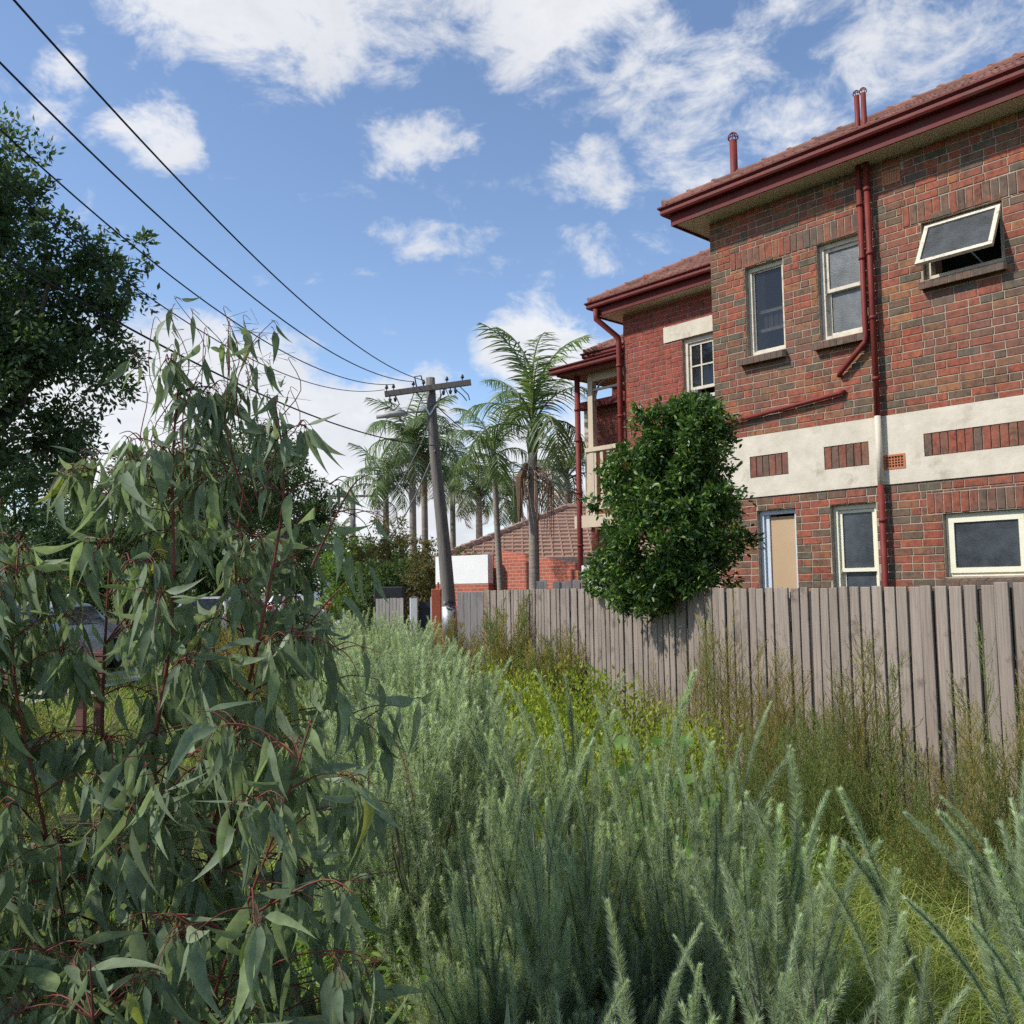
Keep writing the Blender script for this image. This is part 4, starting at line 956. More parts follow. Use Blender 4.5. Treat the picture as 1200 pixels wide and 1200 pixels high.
def build_bench():
    p = at(72, 790, 10.5)
    b = thing('slatted_bench', 'dark red timber slatted bench with a pale plank edge beside the parked car', 'bench', (p.x, p.y, 0), rad(-4))
    for i in range(6):
        m = MB(); m.cbox(-.95, .52, -.012, .012, .60 + i * .062, .645 + i * .062, .004); m.build('back_slat', 'bench_timber', b)
    for i in range(3):
        m = MB(); m.cbox(-1.0, .56, -.40 + i * .125, -.30 + i * .125, .49, .53, .004); m.build('seat_slat', 'light_timber', b)
    for x in (-.85, .42):
        m = MB(); m.box(x - .04, x + .04, -.36, -.28, 0, .489); m.build('leg', 'bench_timber', b); m = MB(); m.box(x - .04, x + .04, .013, .09, 0, .97); m.build('leg', 'bench_timber', b)
        m = MB(); m.box(x - .03, x + .03, -.279, .012, .42, .489); m.build('seat_bearer', 'bench_timber', b)
build_bench()

# ------------------------------------------------------------------ foliage materials
leafmat('gum_leaf', [(0, (.15, .20, .115)), (.45, (.22, .285, .17)), (.8, (.285, .35, .22)), (.93, (.24, .33, .10)), (1, (.40, .40, .09))], .5, .46, .35, tcol=(1.15, 1.18, .75))
leafmat('woolly', [(0, (.26, .31, .23)), (.5, (.43, .50, .38)), (1, (.62, .69, .53))], .7, .5, .15, objvar=.18, transboost=1.25)
leafmat('woolly_tip', [(0, (.20, .29, .17)), (1, (.33, .43, .26))], .7, .30, .15)
leafmat('wispy', [(0, (.18, .18, .06)), (.4, (.29, .27, .09)), (.7, (.40, .33, .11)), (1, (.48, .32, .10))], .6, .42, .2, objvar=.2, transboost=1.3)
leafmat('wispy_green', [(0, (.14, .19, .06)), (.6, (.23, .28, .09)), (1, (.34, .35, .12))], .6, .42, .2, objvar=.2, transboost=1.3)
leafmat('yellow_shrub', [(0, (.15, .22, .03)), (.5, (.26, .33, .045)), (1, (.40, .41, .07))], .55, .4, .25, objvar=.15)
leafmat('grass_blade', [(0, (.12, .19, .035)), (.5, (.22, .29, .06)), (.8, (.34, .36, .10)), (1, (.48, .44, .19))], .6, .35, .2)
leafmat('weed_leaf', [(0, (.09, .17, .03)), (.6, (.16, .26, .05)), (1, (.27, .35, .07))], .5, .35, .3)
leafmat('mallow_leaf', [(0, (.085, .17, .03)), (1, (.14, .25, .045))], .5, .4, .3)
leafmat('glossy_leaf', [(0, (.035, .08, .02)), (.55, (.06, .12, .028)), (.82, (.10, .18, .04)), (1, (.24, .34, .06))], .40, .25, .32)
leafmat('dark_tree', [(0, (.045, .08, .038)), (.6, (.072, .12, .055)), (1, (.12, .17, .075))], .5, .36, .3, objvar=0)
leafmat('street_tree', [(0, (.045, .085, .03)), (.6, (.075, .12, .04)), (1, (.13, .17, .06))], .5, .35, .3, objvar=.15)
leafmat('hedge', [(0, (.07, .13, .025)), (.6, (.12, .20, .04)), (1, (.20, .27, .06))], .5, .4, .3, objvar=.15)
leafmat('brown_shrub', [(0, (.10, .10, .04)), (.6, (.17, .15, .06)), (1, (.25, .19, .08))], .6, .3, .2, objvar=.15)
leafmat('palm_leaf', [(0, (.085, .145, .05)), (.6, (.13, .20, .075)), (1, (.22, .26, .10))], .42, .3, .4, objvar=.2)
leafmat('palm_dark', [(0, (.07, .105, .05)), (.6, (.11, .15, .07)), (1, (.18, .20, .09))], .42, .3, .4, objvar=.2)
leafmat('palm_dead', [(0, (.22, .14, .10)), (1, (.38, .27, .20))], .8, .3, .1)

leafmat('dead_plume', [(0, (.20, .14, .09)), (1, (.42, .33, .24))], .8, .3, .1)
surf('grey_stem', (0.10, 0.10, 0.07), (0.17, 0.16, 0.12), 12, 0.8, 0.1)
# ------------------------------------------------------------------ trees with clumped crowns
def tree(name, label, base, trunk_top, clumps, n_leaf, leaf, lmat, bark, r0=.25, tmpl=T_DIAMOND, group=None, seed=1, hang=.2, limbs=True):
    """clumps: list of (centre, radius); leaves fill each clump, limbs run to it from the trunk"""
    global rng
    rng = np.random.default_rng(seed)
    b = Vector(base); t = thing(name, label, 'tree', b, 0, group)
    top = Vector(trunk_top) - b; m = MB()
    m.tube([Vector((0, 0, -.1)), top * .35 + Vector((.04 * top.length, .02 * top.length, 0)), top * .7, top], [r0 * 1.25, r0, r0 * .8, r0 * .5], 9)
    if limbs:
        for c, r in (clumps if len(clumps) < 110 else clumps[::6]):
            c = Vector(c) - b; s = top * (.55 + .4 * rng.random()); mid = s.lerp(c, .5) + Vector(rng.normal(size=3)) * .08 * (c - s).length
            m.tube([s, mid, c, c + (c - mid) * .08], [r0 * .36, r0 * .22, r0 * .10, r0 * .03], 5, cap=False)
    m.build('trunk', bark, t, True)
    parts = []; tot = sum(r ** 2 for _, r in clumps)
    for c, r in clumps:
        k = max(20, int(n_leaf * r * r / tot)); c = np.array(Vector(c) - b)
        # sub-clumps make the light and dark lumps inside a clump
        ns = max(4, int(k / 45)); sc = c + unit(rng.normal(size=(ns, 3))) * r * (rng.random((ns, 1)) ** .45) * np.array([1, 1, .85])
        P = sc[rng.integers(0, ns, k)] + rng.normal(size=(k, 3)) * r * .17
        D = unit(unit(P - c) * .7 + rng.normal(size=(k, 3)) * .7 + np.array([0, 0, -hang])); N = rdir(k, .8)
        L = leaf * rng.uniform(.65, 1.25, k); parts.append(scatter(tmpl, P, D, N, L, L * .42))
    V, F, R = join(parts)
    o = obj('crown', np_mesh('crown', V, F, False, R, lmat), t)
    return t
def blob(cx, cy, cz, rx, ry, rz, n, r, seed, shell=.5):
    g = np.random.default_rng(seed); d = unit(g.normal(size=(n, 3))); k = shell + (1 - shell) * g.random((n, 1)) ** .6
    p = d * k * np.array([rx, ry, rz]) + np.array([cx, cy, cz])
    return [(tuple(q), r * g.uniform(.75, 1.25)) for q in p]

# the big dark tree on the left: its crown hangs from the left edge of the view
def build_trees():
    cl = blob(-9.0, 15.2, 7.2, 1.9, 2.2, 2.4, 34, .72, 5, .3) + blob(-9.2, 15.0, 8.7, 1.1, 1.5, 1.3, 26, .55, 7, .1) + blob(-8.35, 14.6, 8.0, .6, .8, .8, 10, .42, 10, .1) + blob(-7.1, 15, 6.55, .85, 1.2, 1.1, 16, .45, 6, .2) + blob(-8.1, 15, 4.6, 1.3, 1.5, 1.7, 24, .6, 8, .3) + blob(-10.6, 15.5, 5.5, 1.6, 1.8, 2.4, 18, .8, 9, .3)
    cl += [((-5.98, 14.6, 7.2), .26), ((-6.05, 14.6, 6.85), .22)]
    tree('dark_broadleaf_tree', 'tall dark leafy tree whose crown the power lines pass before', (-9.8, 16, 0), (-9.2, 15.6, 6.6), cl, 74000, .13, 'dark_tree', 'bark_dark', .34, seed=11)
    # gum with pale trunk and its neighbours along the street, behind the young eucalypt
    tree('street_gum', 'grey trunked gum tree standing behind the young eucalypt', (at(262, 690, 32).x, 32, 0), at(280, 560, 32), blob(-9.6, 32, 5.6, 2.3, 2, 2.0, 22, .85, 21) + blob(-7.9, 32, 5.2, .9, .8, 1.1, 6, .5, 31), 15000, .16, 'street_tree', 'bark_grey', .28, seed=12)
    tree('street_gum', 'bushy street tree left of the grey trunked gum', (-13.2, 33, 0), (-13.2, 33, 4), blob(-13.0, 33, 4.6, 2.2, 2, 2.2, 18, .9, 22), 11000, .17, 'street_tree', 'bark_dark', .24, seed=13)
    tree('street_gum', 'slender tree rising just left of the far power pole', (-11.2, 45, 0), (-11.0, 45, 5), blob(-10.9, 45, 6.3, 1.9, 1.6, 2.2, 14, .8, 23), 9000, .2, 'street_tree', 'bark_grey', .22, seed=14)
    tree('street_tree', 'low dense tree behind the parked silver car', (-16.5, 30, 0), (-16.5, 30, 3), blob(-16.5, 30, 3.6, 3, 2, 2.4, 18, 1.0, 24), 10000, .19, 'dark_tree', 'bark_dark', .24, seed=15)
    tree('street_tree', 'far grey green tree at the street bend', (-20, 75, 0), (-20, 75, 4), blob(-19, 75, 4.2, 4.5, 3, 3, 20, 1.5, 25), 9000, .32, 'street_tree', 'bark_grey', .3, seed=16)
    tree('street_tree', 'tree over the far white car', (-15.5, 62, 0), (-15.5, 62, 3), blob(-15.6, 62, 3.6, 2.4, 2, 2.4, 14, 1.1, 26), 8000, .28, 'street_tree', 'bark_grey', .3, seed=17)
    tree('street_tree', 'wide tree closing the street view behind the gums', (-30, 66, 0), (-30, 66, 5), blob(-30, 66, 5.0, 8, 3, 4.2, 30, 2.0, 27), 14000, .36, 'dark_tree', 'bark_grey', .4, seed=18)
    for i, (x, y, w_, h_, lab) in enumerate(((-25, 48, 5, 3.4, 'broad dark tree across the street behind the bench'), (-18.5, 44, 3.2, 3.0, 'leafy tree across the street behind the white car'), (-34, 52, 6, 4, 'large tree across the street at the left'), (-15, 90, 5, 3.4, 'hazy far tree left of the gabled house'), (-14.2, 39.5, 2.6, 3.6, 'full green tree standing over the white parked car'), (-11.6, 36.5, 1.8, 3.2, 'low green tree beside the grey trunked gum'))):
        tree('street_tree', lab, (x, y, 0), (x, y, h_), blob(x, y, h_ * .95, w_, 2.5, h_ * .85, 24, w_ * .34, 60 + i, .3), 9000, .28, 'street_tree', 'bark_dark', .3, seed=70 + i)
    for i, (px, Y, r_, h_, mt, lab) in enumerate(((438, 37, 1.3, 3.0, 'hedge', 'rounded green garden tree between the far pole and the palms'), (470, 38, 1.4, 3.3, 'street_tree', 'dense green garden tree under the feathery palm'),
            (505, 35, 1.2, 2.8, 'brown_shrub', 'olive brown shrub behind the leaning pole'), (548, 36, 1.4, 3.0, 'street_tree', 'dense green garden tree behind the slim ringed palm'), (592, 38, 1.5, 3.0, 'street_tree', 'dark garden tree behind the tiled roof ridge'), (655, 37, 1.5, 3.6, 'street_tree', 'bushy garden tree under the palm beside the verandah'))):
        x = at(px, 690, Y).x
        tree('garden_tree', lab, (x, Y, 0), (x, Y, h_ * .6), blob(x, Y, h_ * .55, r_, 1.0, h_ * .5, 20, .55, 90 + i, .2), 7000, .15, mt, 'bark_dark', .12, seed=95 + i)
    # hedge-like greens around the far pole
    tree('green_shrub', 'bright green bushy shrub right of the far power pole', (-6.6, 40, 0), (-6.6, 40, 2), blob(-6.4, 40, 2.4, 1.5, 1.2, 1.9, 18, .7, 41), 9000, .16, 'hedge', 'bark_dark', .12, seed=19)
    tree('green_shrub', 'leafy green shrub left of the far power pole', (-9.2, 50, 0), (-9.2, 50, 2), blob(-9.3, 50, 1.9, .9, 1.2, 1.7, 12, .7, 42), 6000, .18, 'hedge', 'bark_dark', .12, seed=20)
    tree('brown_shrub', 'brownish twiggy shrub behind the charcoal enclosure', (-3.9, 33, 0), (-3.9, 33, 2), blob(-4.0, 33, 2.3, 1.5, 1.2, 1.8, 18, .6, 43), 9000, .13, 'brown_shrub', 'bark_dark', .1, seed=21)
    tree('green_shrub', 'dark green shrub behind the pale board fence', (-3.3, 27.5, 0), (-3.3, 27.5, 1.4), blob(-3.4, 27.5, 1.6, 1.0, .8, 1.0, 12, .5, 44), 6000, .12, 'street_tree', 'bark_dark', .1, seed=22)
    tree('brown_shrub', 'dry creeper bush at the left foot of the tiled roof', (-1.9, 26.2, 0), (-1.9, 26.2, 1.8), blob(-1.9, 26.2, 2.2, 1.0, .7, 1.2, 12, .42, 45), 6000, .1, 'brown_shrub', 'bark_dark', .08, seed=23)
    # glossy tree in front of the house, hanging over the fence
    cl = []
    g = np.random.default_rng(77)
    prof = [(1.55, .42, 1.24), (1.75, .55, 1.36), (2.0, .64, 1.42), (2.25, .64, 1.45), (2.5, .58, 1.46), (2.7, .51, 1.49), (2.87, .44, 1.53), (3.02, .34, 1.58), (3.14, .20, 1.64), (3.22, .08, 1.69)]
    for z, rr, cx in prof:
        n = max(3, int(30 * rr))
        for i in range(n):
            a = g.random() * 6.283; k = rr * (g.random() ** .3)
            cl.append(((cx + k * math.cos(a), 8.5 + k * math.sin(a) * .95, z + g.normal() * .07), .15 + .09 * g.random()))
    for px in range(692, 812, 9):                         # skirts of leaves that spill over the top of the fence
        for _ in range(2):
            cl.append((tuple(at(px, g.uniform(664, 702 if px < 790 else 690), 4640 / (px - 240) - .22)), .13 + .05 * g.random()))
    t = tree('glossy_evergreen_tree', 'dense rounded glossy green tree overhanging the paling fence before the house', (1.75, 9.35, 0), (1.7, 9.1, 2.6), cl, 46000, .058, 'glossy_leaf', 'bark_dark', .07, T_OVAL, seed=24, hang=.1)
build_trees()

# ------------------------------------------------------------------ palms
def frond_mesh(name, length, droop, n, llen, mat, seed, curl=.6):
    g = np.random.default_rng(seed); t = np.linspace(0, 1, n)
    # rachis in the x-z plane: rises then arches over
    ang = rad(62) - droop * t ** 1.3; dx = np.cos(ang) * length / n; dz = np.sin(ang) * length / n
    X = np.cumsum(dx); Z = np.cumsum(dz); C = np.stack([X, np.zeros(n), Z], -1)
    T = unit(np.stack([dx, np.zeros(n), dz], -1)); Nn = np.cross(T, np.array([0, 1.0, 0])) * -1
    parts = []
    tm = t_strip(4, lambda s: .5 * (1 - s) ** .6 * (.35 + .65 * min(1, s * 5)), 0, .0, .5)
    for s in (-1, 1):
        i = np.arange(int(n * .12), n); P = C[i]; sw = np.sin(np.pi * np.clip(t[i] * .95 + .05, 0, 1)) ** .55
        D = unit(T[i] * .75 + np.array([0, s * 1.0, 0]) + Nn[i] * g.uniform(-.1, .45, (len(i), 1)) + g.normal(size=(len(i), 3)) * .10)
        L = llen * sw * g.uniform(.85, 1.1, len(i))
        v, f, r = scatter(tm, P, D, Nn[i] + g.normal(size=(len(i), 3)) * .3, L, llen * .078)
        # leaflets hang at their ends
        k = len(tm[0]); tt = np.tile(tm[0][:, 0], len(i)); v[:, 2] -= (tt ** 2) * np.repeat(L, k) * curl
        parts.append((v, f, r))
    m = MB(); q = [C[i] for i in range(0, n, 4)] + [C[-1]]; m.tube([(0, 0, 0)] + [tuple(p) for p in q], [.035] + [.03 * (1 - .9 * i / len(q)) for i in range(len(q))], 5)
    V, F, R = join(parts)
    tube_v = np.array([tuple(v) for v in m.v]); tube_f = [f for f in m.f if len(f) == 4]
    V2 = np.concatenate([V, tube_v]); F2 = np.concatenate([F, np.array(tube_f) + len(V)]); R2 = np.concatenate([R, np.full(len(tube_v), .9)])
    return np_mesh(name, V2, F2, False, R2, mat)
FR = {k: [frond_mesh('frond', 2.1, rad(d), 36, .60, m, i + 3, c) for i, (d, c) in enumerate(((70, .35), (110, .55), (150, .8)))] for k, m in (('g', 'palm_leaf'), ('d', 'palm_dark'))}
DEADF = frond_mesh('dead_frond', 1.7, rad(175), 30, .4, 'palm_dead', 9, 1.0)
def palm(label, base, top, r, nf, scale, kind, seed, shaft=True, dead=0, spread=1.0):
    R = random.Random(seed); b = Vector(base); d = Vector(top) - b
    p = thing('palm_tree', label, 'palm', b, 0, 'palms behind the fence')
    m = MB(); n = 8; m.tube([d * (i / (n - 1)) for i in range(n)], [r * (1.15 - .3 * i / (n - 1)) for i in range(n)], 10); m.build('trunk', 'palm_trunk', p, True)
    if shaft:
        m = MB(); u_ = d.normalized(); m.tube([d - u_ * .55, d - u_ * .3, d + u_ * .15], [r * 1.0, r * 1.3, r * .6], 10); m.build('crownshaft', 'crownshaft', p, True)
    for i in range(nf):
        t = i / nf; var = 0 if t < .3 else (1 if t < .65 else 2)
        o = obj('frond', FR[kind][var], p); o.location = d + Vector((0, 0, .1 - .25 * t))
        tilt = (-.35 + .25 * R.random()) if t < .3 else ((.0 if t < .65 else .35) + R.uniform(-.1, .2)) * spread
        o.rotation_euler = (R.uniform(-.15, .15), tilt, i * 2.399 + R.uniform(-.3, .3)); s = scale * R.uniform(.85, 1.12); o.scale = (s, s, s)
    for i in range(dead):
        o = obj('dead_frond', DEADF, p); o.location = d + Vector((0, 0, -.35 - .2 * R.random())); o.rotation_euler = (0, .9 + R.uniform(-.1, .3), i * 2.1 + R.random()); s = scale * R.uniform(.6, .9); o.scale = (s, s, s)
    return p
def build_palms():
    def P(px, py, Y): return at(px, py, Y)
    b = P(590, 692, 21); b.z = 0; palm('slim ringed palm beside the leaning power pole', b, P(578, 533, 21), .075, 12, .8, 'g', 1)
    b = P(626, 692, 19); b.z = 0
    p = palm('tallest palm with thick trunk and hanging dead seed stalks', b, P(624, 500, 19), .11, 11, .95, 'g', 2)
    # tall upright young fronds of the tallest palm
    for rz, tl in ((2.6, -.62), (3.4, -.5), (1.2, -.6), (.3, -.4)):
        o = obj('frond', FR['g'][0], p); o.location = P(624, 500, 19) - b + Vector((0, 0, .2)); o.rotation_euler = (0, tl, rz); o.scale = (1.15, 1.15, 1.15)
    g = random.Random(4); m = MB()
    for i in range(46):
        a = g.random() * 6.28; s = P(625, 556, 19) - b + Vector((0, 0, g.uniform(-.1, .25))); e = s + Vector((.42 * math.cos(a) * g.random(), .3 * math.sin(a), -g.uniform(.5, 1.55)))
        mid = s.lerp(e, .35) + Vector((.28 * math.cos(a), .2 * math.sin(a), .18)); m.tube([s, mid, e], [.014, .011, .006], 4)
    m.build('seed_stalks', 'dead_frond', p)
    m = MB(); s = P(617, 560, 18.9) - b; m.tube([s + Vector((0, 0, .3)), s + Vector((-.12, -.05, 0)), s + Vector((-.16, -.05, -.9))], [.05, .11, .03], 7); m.build('dead_sheath', 'palm_dead', p)
    bk = [(483, 520, 36, 'feathery palm with two pale trunks left of the leaning pole', 1.25, 2), (497, 548, 37, 'palm tucked close behind the leaning pole', 1.15, 3), (452, 575, 39, 'drooping palm nearest the far power pole', 1.2, 2),
          (561, 582, 34, 'short palm between the leaning pole and the slim ringed palm', .95, 2), (530, 565, 42, 'dark palm behind the leaning pole base', 1.2, 1), (664, 560, 34, 'palm with brown dead fronds beside the verandah', 1.25, 4), (603, 590, 40, 'palm behind the trunk of the slim ringed palm', 1.1, 1)]
    for i, (px, py, Y, lab, sc, dd) in enumerate(bk):
        t = P(px, py, Y); b = P(px + 2, 692, Y); b.z = 0
        palm(lab, b, t, .14, 16, sc, 'd' if i % 2 else 'g', 30 + i, False, dd)
    t = at(397, 628, 110); b = at(397, 690, 110); b.z = 0; palm('tiny far palm above the gabled house roof', b, t, .25, 12, 1.6, 'd', 60, False)
build_palms()

# ------------------------------------------------------------------ woolly bushes (silver green plumes)
def plume_mesh(seed, length=.50, needles=900, side=4, nl=.031, nw=.0019, wide=1.0):
    g = np.random.default_rng(seed); parts = []
    def axis(p0, d0, L, bend, n=16):
        t = np.linspace(0, 1, n)[:, None]; return p0 + d0 * (t * L) + bend * (t ** 2)
    def fuzz(A, n, dens_tip, nlen, tipr):
        k = len(A) - 1; t = g.random(n) ** dens_tip; f = t * k; i = np.clip(f.astype(int), 0, k - 1); w = (f - i)[:, None]
        P = A[i] * (1 - w) + A[i + 1] * w; T = unit(A[i + 1] - A[i]); a = g.random(n) * 6.2832
        ref = np.where(np.abs(T[:, 2:3]) < .9, np.array([[0, 0, 1.0]]), np.array([[1.0, 0, 0]])); X = unit(np.cross(T, ref)); Y = np.cross(T, X)
        o = X * np.cos(a)[:, None] + Y * np.sin(a)[:, None]
        spread = ((1.25 - .70 * t ** 2.5) * wide)[:, None] + g.normal(size=(n, 1)) * .16
        D = unit(T + o * spread); L = nlen * (1.1 - .45 * t ** 6) * g.uniform(.7, 1.2, n)
        r = np.clip(.22 + .55 * t ** 3 + g.normal(size=n) * .13, 0, 1)
        parts.append(scatter(T_TRI, P, D, o + g.normal(size=(n, 3)) * .4, L, nw, r))
    main = axis(np.zeros(3), np.array([0, 0, 1.0]), length, np.array([g.normal() * .07, g.normal() * .07, 0]))
    fuzz(main, needles, .62, nl, 1)
    for s in range(side):
        t0 = g.uniform(.02, .45); a = g.random() * 6.283; p0 = main[int(t0 * 15)]
        d0 = unit(np.array([math.cos(a) * .42, math.sin(a) * .42, 1.0])); L = length * g.uniform(.35, .6)
        ax = axis(p0, d0, L, np.array([-math.cos(a) * .03, -math.sin(a) * .03, .0])); fuzz(ax, int(needles * .42), .6, nl * .95, 1)
    V, F, R = join(parts)
    # the stem itself
    m = MB(); m.tube([tuple(main[i]) for i in range(0, 16, 3)], [.0035, .003, .0028, .0024, .002, .0012], 4, cap=False)
    me_v = np.array([tuple(v) for v in m.v]); q = np.array(m.f); tri = np.concatenate([q[:, [0, 1, 2]], q[:, [0, 2, 3]]])
    return np_mesh('plume', np.concatenate([V, me_v]), np.concatenate([F, tri + len(V)]), False, np.concatenate([R, np.full(len(me_v), .05)]), 'woolly')
PL = [plume_mesh(100 + i, .46 + .05 * (i % 3), 800, 3 + i % 3) for i in range(6)]
DEADP = plume_mesh(190, .42, 260, 3, .026); DEADP.materials.clear(); DEADP.materials.append(MATS['dead_plume'])
PLS = [plume_mesh(140 + i, .46, 1100 + 130 * i, 0 if i % 2 else 1, .024 + .0016 * i, .0018, .85 + .06 * i) for i in range(6)]                       # single upright spikes
PLF = [plume_mesh(160 + i, .50, 380, 4, .036, .0036, 1.1) for i in range(3)]                # coarser, for bushes farther back
def put(mesh, name, parent, loc, d, s, spin):
    o = obj(name, mesh, parent); o.location = loc
    q = Vector(d).to_track_quat('Z', 'Y'); o.rotation_mode = 'QUATERNION'
    from mathutils import Quaternion
    o.rotation_quaternion = q @ Quaternion((0, 0, 1), spin); o.scale = (s, s, s); return o
def woolly(label, base, H, Rx, Ry, n, seed, meshes, spikes=(), scale=1.0, lean=(0, 0), lo=.15, under=True, fat=1.0):
    g = np.random.default_rng(seed); b = Vector((base[0], base[1], 0))
    t = thing('woolly_bush', label, 'shrub', b, 0, 'silver green woolly bushes'); m = MB()
    for i in range(n):
        a = g.random() * 6.283; k = math.sqrt(g.random()); x, y = Rx * k * math.cos(a), Ry * k * math.sin(a)
        top = H * (1 - .30 * k * k) * (g.uniform(lo, 1.0) if i % 3 else g.uniform(.82, 1.0)); L = .5 * scale
        d = Vector((x * .35 + lean[0], y * .35 + lean[1], 1.0)).normalized()
        tip = Vector((x + lean[0] * top * .6, y + lean[1] * top * .6, top)); p = tip - d * L
        if p.z < .02: p.z = .02
        d = (d + Vector(g.normal(size=3)) * .09).normalized(); dead = g.random() < .05
        put(DEADP if dead else meshes[int(g.integers(len(meshes)))], 'dead_plume' if dead else 'plume', t, p, d, scale * g.uniform(.6, 1.2), g.random() * 6.28)
        if i % 3 == 0: m.tube([Vector((x * .08, y * .08, 0)), Vector((x * .45, y * .45, p.z * .45)), p], [.006, .0045, .003], 5, cap=False)
    for (tx, ty, tz, dx, dy, L) in spikes:
        d = Vector((dx, dy, 1)).normalized(); tip = Vector((tx, ty, tz)) - b; p = tip - d * L
        put(PLS[int(g.integers(len(PLS)))], 'spike', t, p, d, L / .46, g.random() * 6.28).scale = (fat * L / .46, fat * L / .46, L / .46)
        if under: put(PL[int(g.integers(len(PL)))], 'plume', t, tip - d * (L * .5 + .44), d, .92, g.random() * 6.28)
        else: put(PLS[int(g.integers(len(PLS)))], 'spike', t, tip - d * (L * 1.7), Vector((d.x * .7, d.y, d.z)), 1.0, g.random() * 6.28)
        m.tube([p - d * .02, p * .55 + Vector((0, 0, -.1)), Vector((p.x * .1, p.y * .1, 0))], [.003, .004, .006], 5, cap=False)
    if m.v: m.build('stem', 'grey_stem', t)
    return t
def spk(px, py, Y, L, lean):
    p = at(px, py, Y); return (p.x, p.y, p.z, lean, 0.02, L)
def build_woolly():
    g = random.Random(9)
    tips = [(572, 855, 3.0, .0), (590, 868, 3.0, .02), (606, 905, 2.9, .03), (597, 870, 3.1, -.02), (620, 820, 3.2, 0), (637, 800, 3.2, 0), (668, 785, 3.2, .03), (675, 790, 3.2, .05), (690, 790, 3.2, .05), (702, 835, 3.1, .02),
            (722, 815, 3.1, .06), (740, 870, 3.0, .04), (655, 870, 2.9, .02), (548, 950, 2.8, -.04), (640, 900, 2.8, .0), (690, 905, 2.8, .0), (705, 880, 2.9, .12), (630, 960, 2.6, .0), (660, 930, 2.7, .05), (612, 858, 3.1, 0)]
    woolly('silver green woolly bush with tall upright spikes in the middle of the garden', (.12, 3.05), .84, .42, .42, 150, 1, PL, [spk(x, y, Y, g.uniform(.30, .44), l) for x, y, Y, l in tips])
    tips = [(762, 828, 3.3, .04), (797, 785, 3.2, .16), (803, 850, 3.1, .05), (815, 870, 3.0, .05), (822, 895, 2.9, .06), (838, 890, 3.0, .12), (853, 860, 3.0, .1), (858, 865, 3.05, .12), (868, 868, 3.0, .1), (884, 822, 3.0, .16), (893, 905, 2.9, .25), (865, 915, 2.8, .15), (780, 880, 3.0, .0), (775, 900, 2.9, .02), (845, 940, 2.7, .1), (832, 915, 2.8, .1)]
    woolly('leaning woolly bush right beside the tall spiked one', (.62, 3.0), .80, .33, .40, 110, 2, PL, [spk(x, y, Y, g.uniform(.30, .46), l) for x, y, Y, l in tips], 1.0, (.10, 0))
    woolly('dark grey green woolly bush behind the young eucalypt', (-.45, 4.4), 1.30, .58, .70, 240, 3, PLF + PL[:2], [], 1.0)
    woolly('soft woolly bush in the second row before the board gate', (-.75, 6.4), 1.46, .75, .9, 230, 4, PLF, [], 1.05)
    woolly('woolly bush spreading towards the leaning pole', (-1.35, 9.4), 1.46, 1.0, 1.2, 220, 5, PLF, [], 1.2)
    woolly('far woolly bush at the foot of the leaning pole', (-2.2, 13.8), 1.42, 1.4, 1.4, 200, 6, PLF, [], 1.3)
    woolly('pale woolly bush at the far end towards the hedge', (-4.2, 17.5), 1.45, 1.5, 1.5, 180, 7, PLF, [], 1.35)
    tips = [(965, 890, 2.45, .30), (912, 925, 2.45, -.02), (925, 950, 2.4, .0), (992, 918, 2.2, -.32), (990, 1008, 2.2, -.2), (869, 980, 2.3, -.02), (904, 950, 2.4, .0), (998, 975, 2.35, .3), (1030, 1070, 2.0, .0), (905, 1090, 1.9, -.03), (930, 1145, 1.85, .02), (1000, 1110, 2.05, .2), (1095, 1120, 2.1, .25), (960, 1000, 2.3, .1), (885, 1020, 2.2, .0)]
    woolly('sparse woolly bush with forked spikes in front of the grass', (.74, 2.22), .66, .22, .20, 34, 8, PL, [spk(x, y, Y, g.uniform(.28, .40), l) for x, y, Y, l in tips], .8, under=False, fat=1.05)
    tips = [(1150, 908, 2.0, -.30), (1140, 935, 2.0, -.28), (1125, 950, 2.0, -.32), (1142, 965, 2.0, -.25), (1118, 985, 1.95, -.25), (1094, 1018, 1.95, -.38), (1160, 980, 1.95, -.3), (1180, 990, 1.9, -.25), (1170, 930, 2.05, -.2), (1195, 960, 1.95, -.2), (1155, 1010, 1.9, -.25), (1185, 1050, 1.85, -.2)]
    woolly('woolly bush at the right with spikes leaning to the left', (1.22, 1.95), .70, .16, .2, 30, 9, PL, [spk(x, y, Y, g.uniform(.32, .44), l) for x, y, Y, l in tips], .85, (-.18, 0), under=False, fat=1.05)
    tips = [(720, 1065, 1.75, -.12), (800, 1112, 1.75, -.1), (690, 1130, 1.7, .05), (770, 1090, 1.85, .05), (840, 1100, 1.9, 0.0)]
    woolly('low dark woolly bush below the tall spiked one', (.10, 2.2), .60, .42, .34, 80, 10, PL, [spk(x, y, Y, g.uniform(.24, .32), l) for x, y, Y, l in tips], .9)
build_woolly()

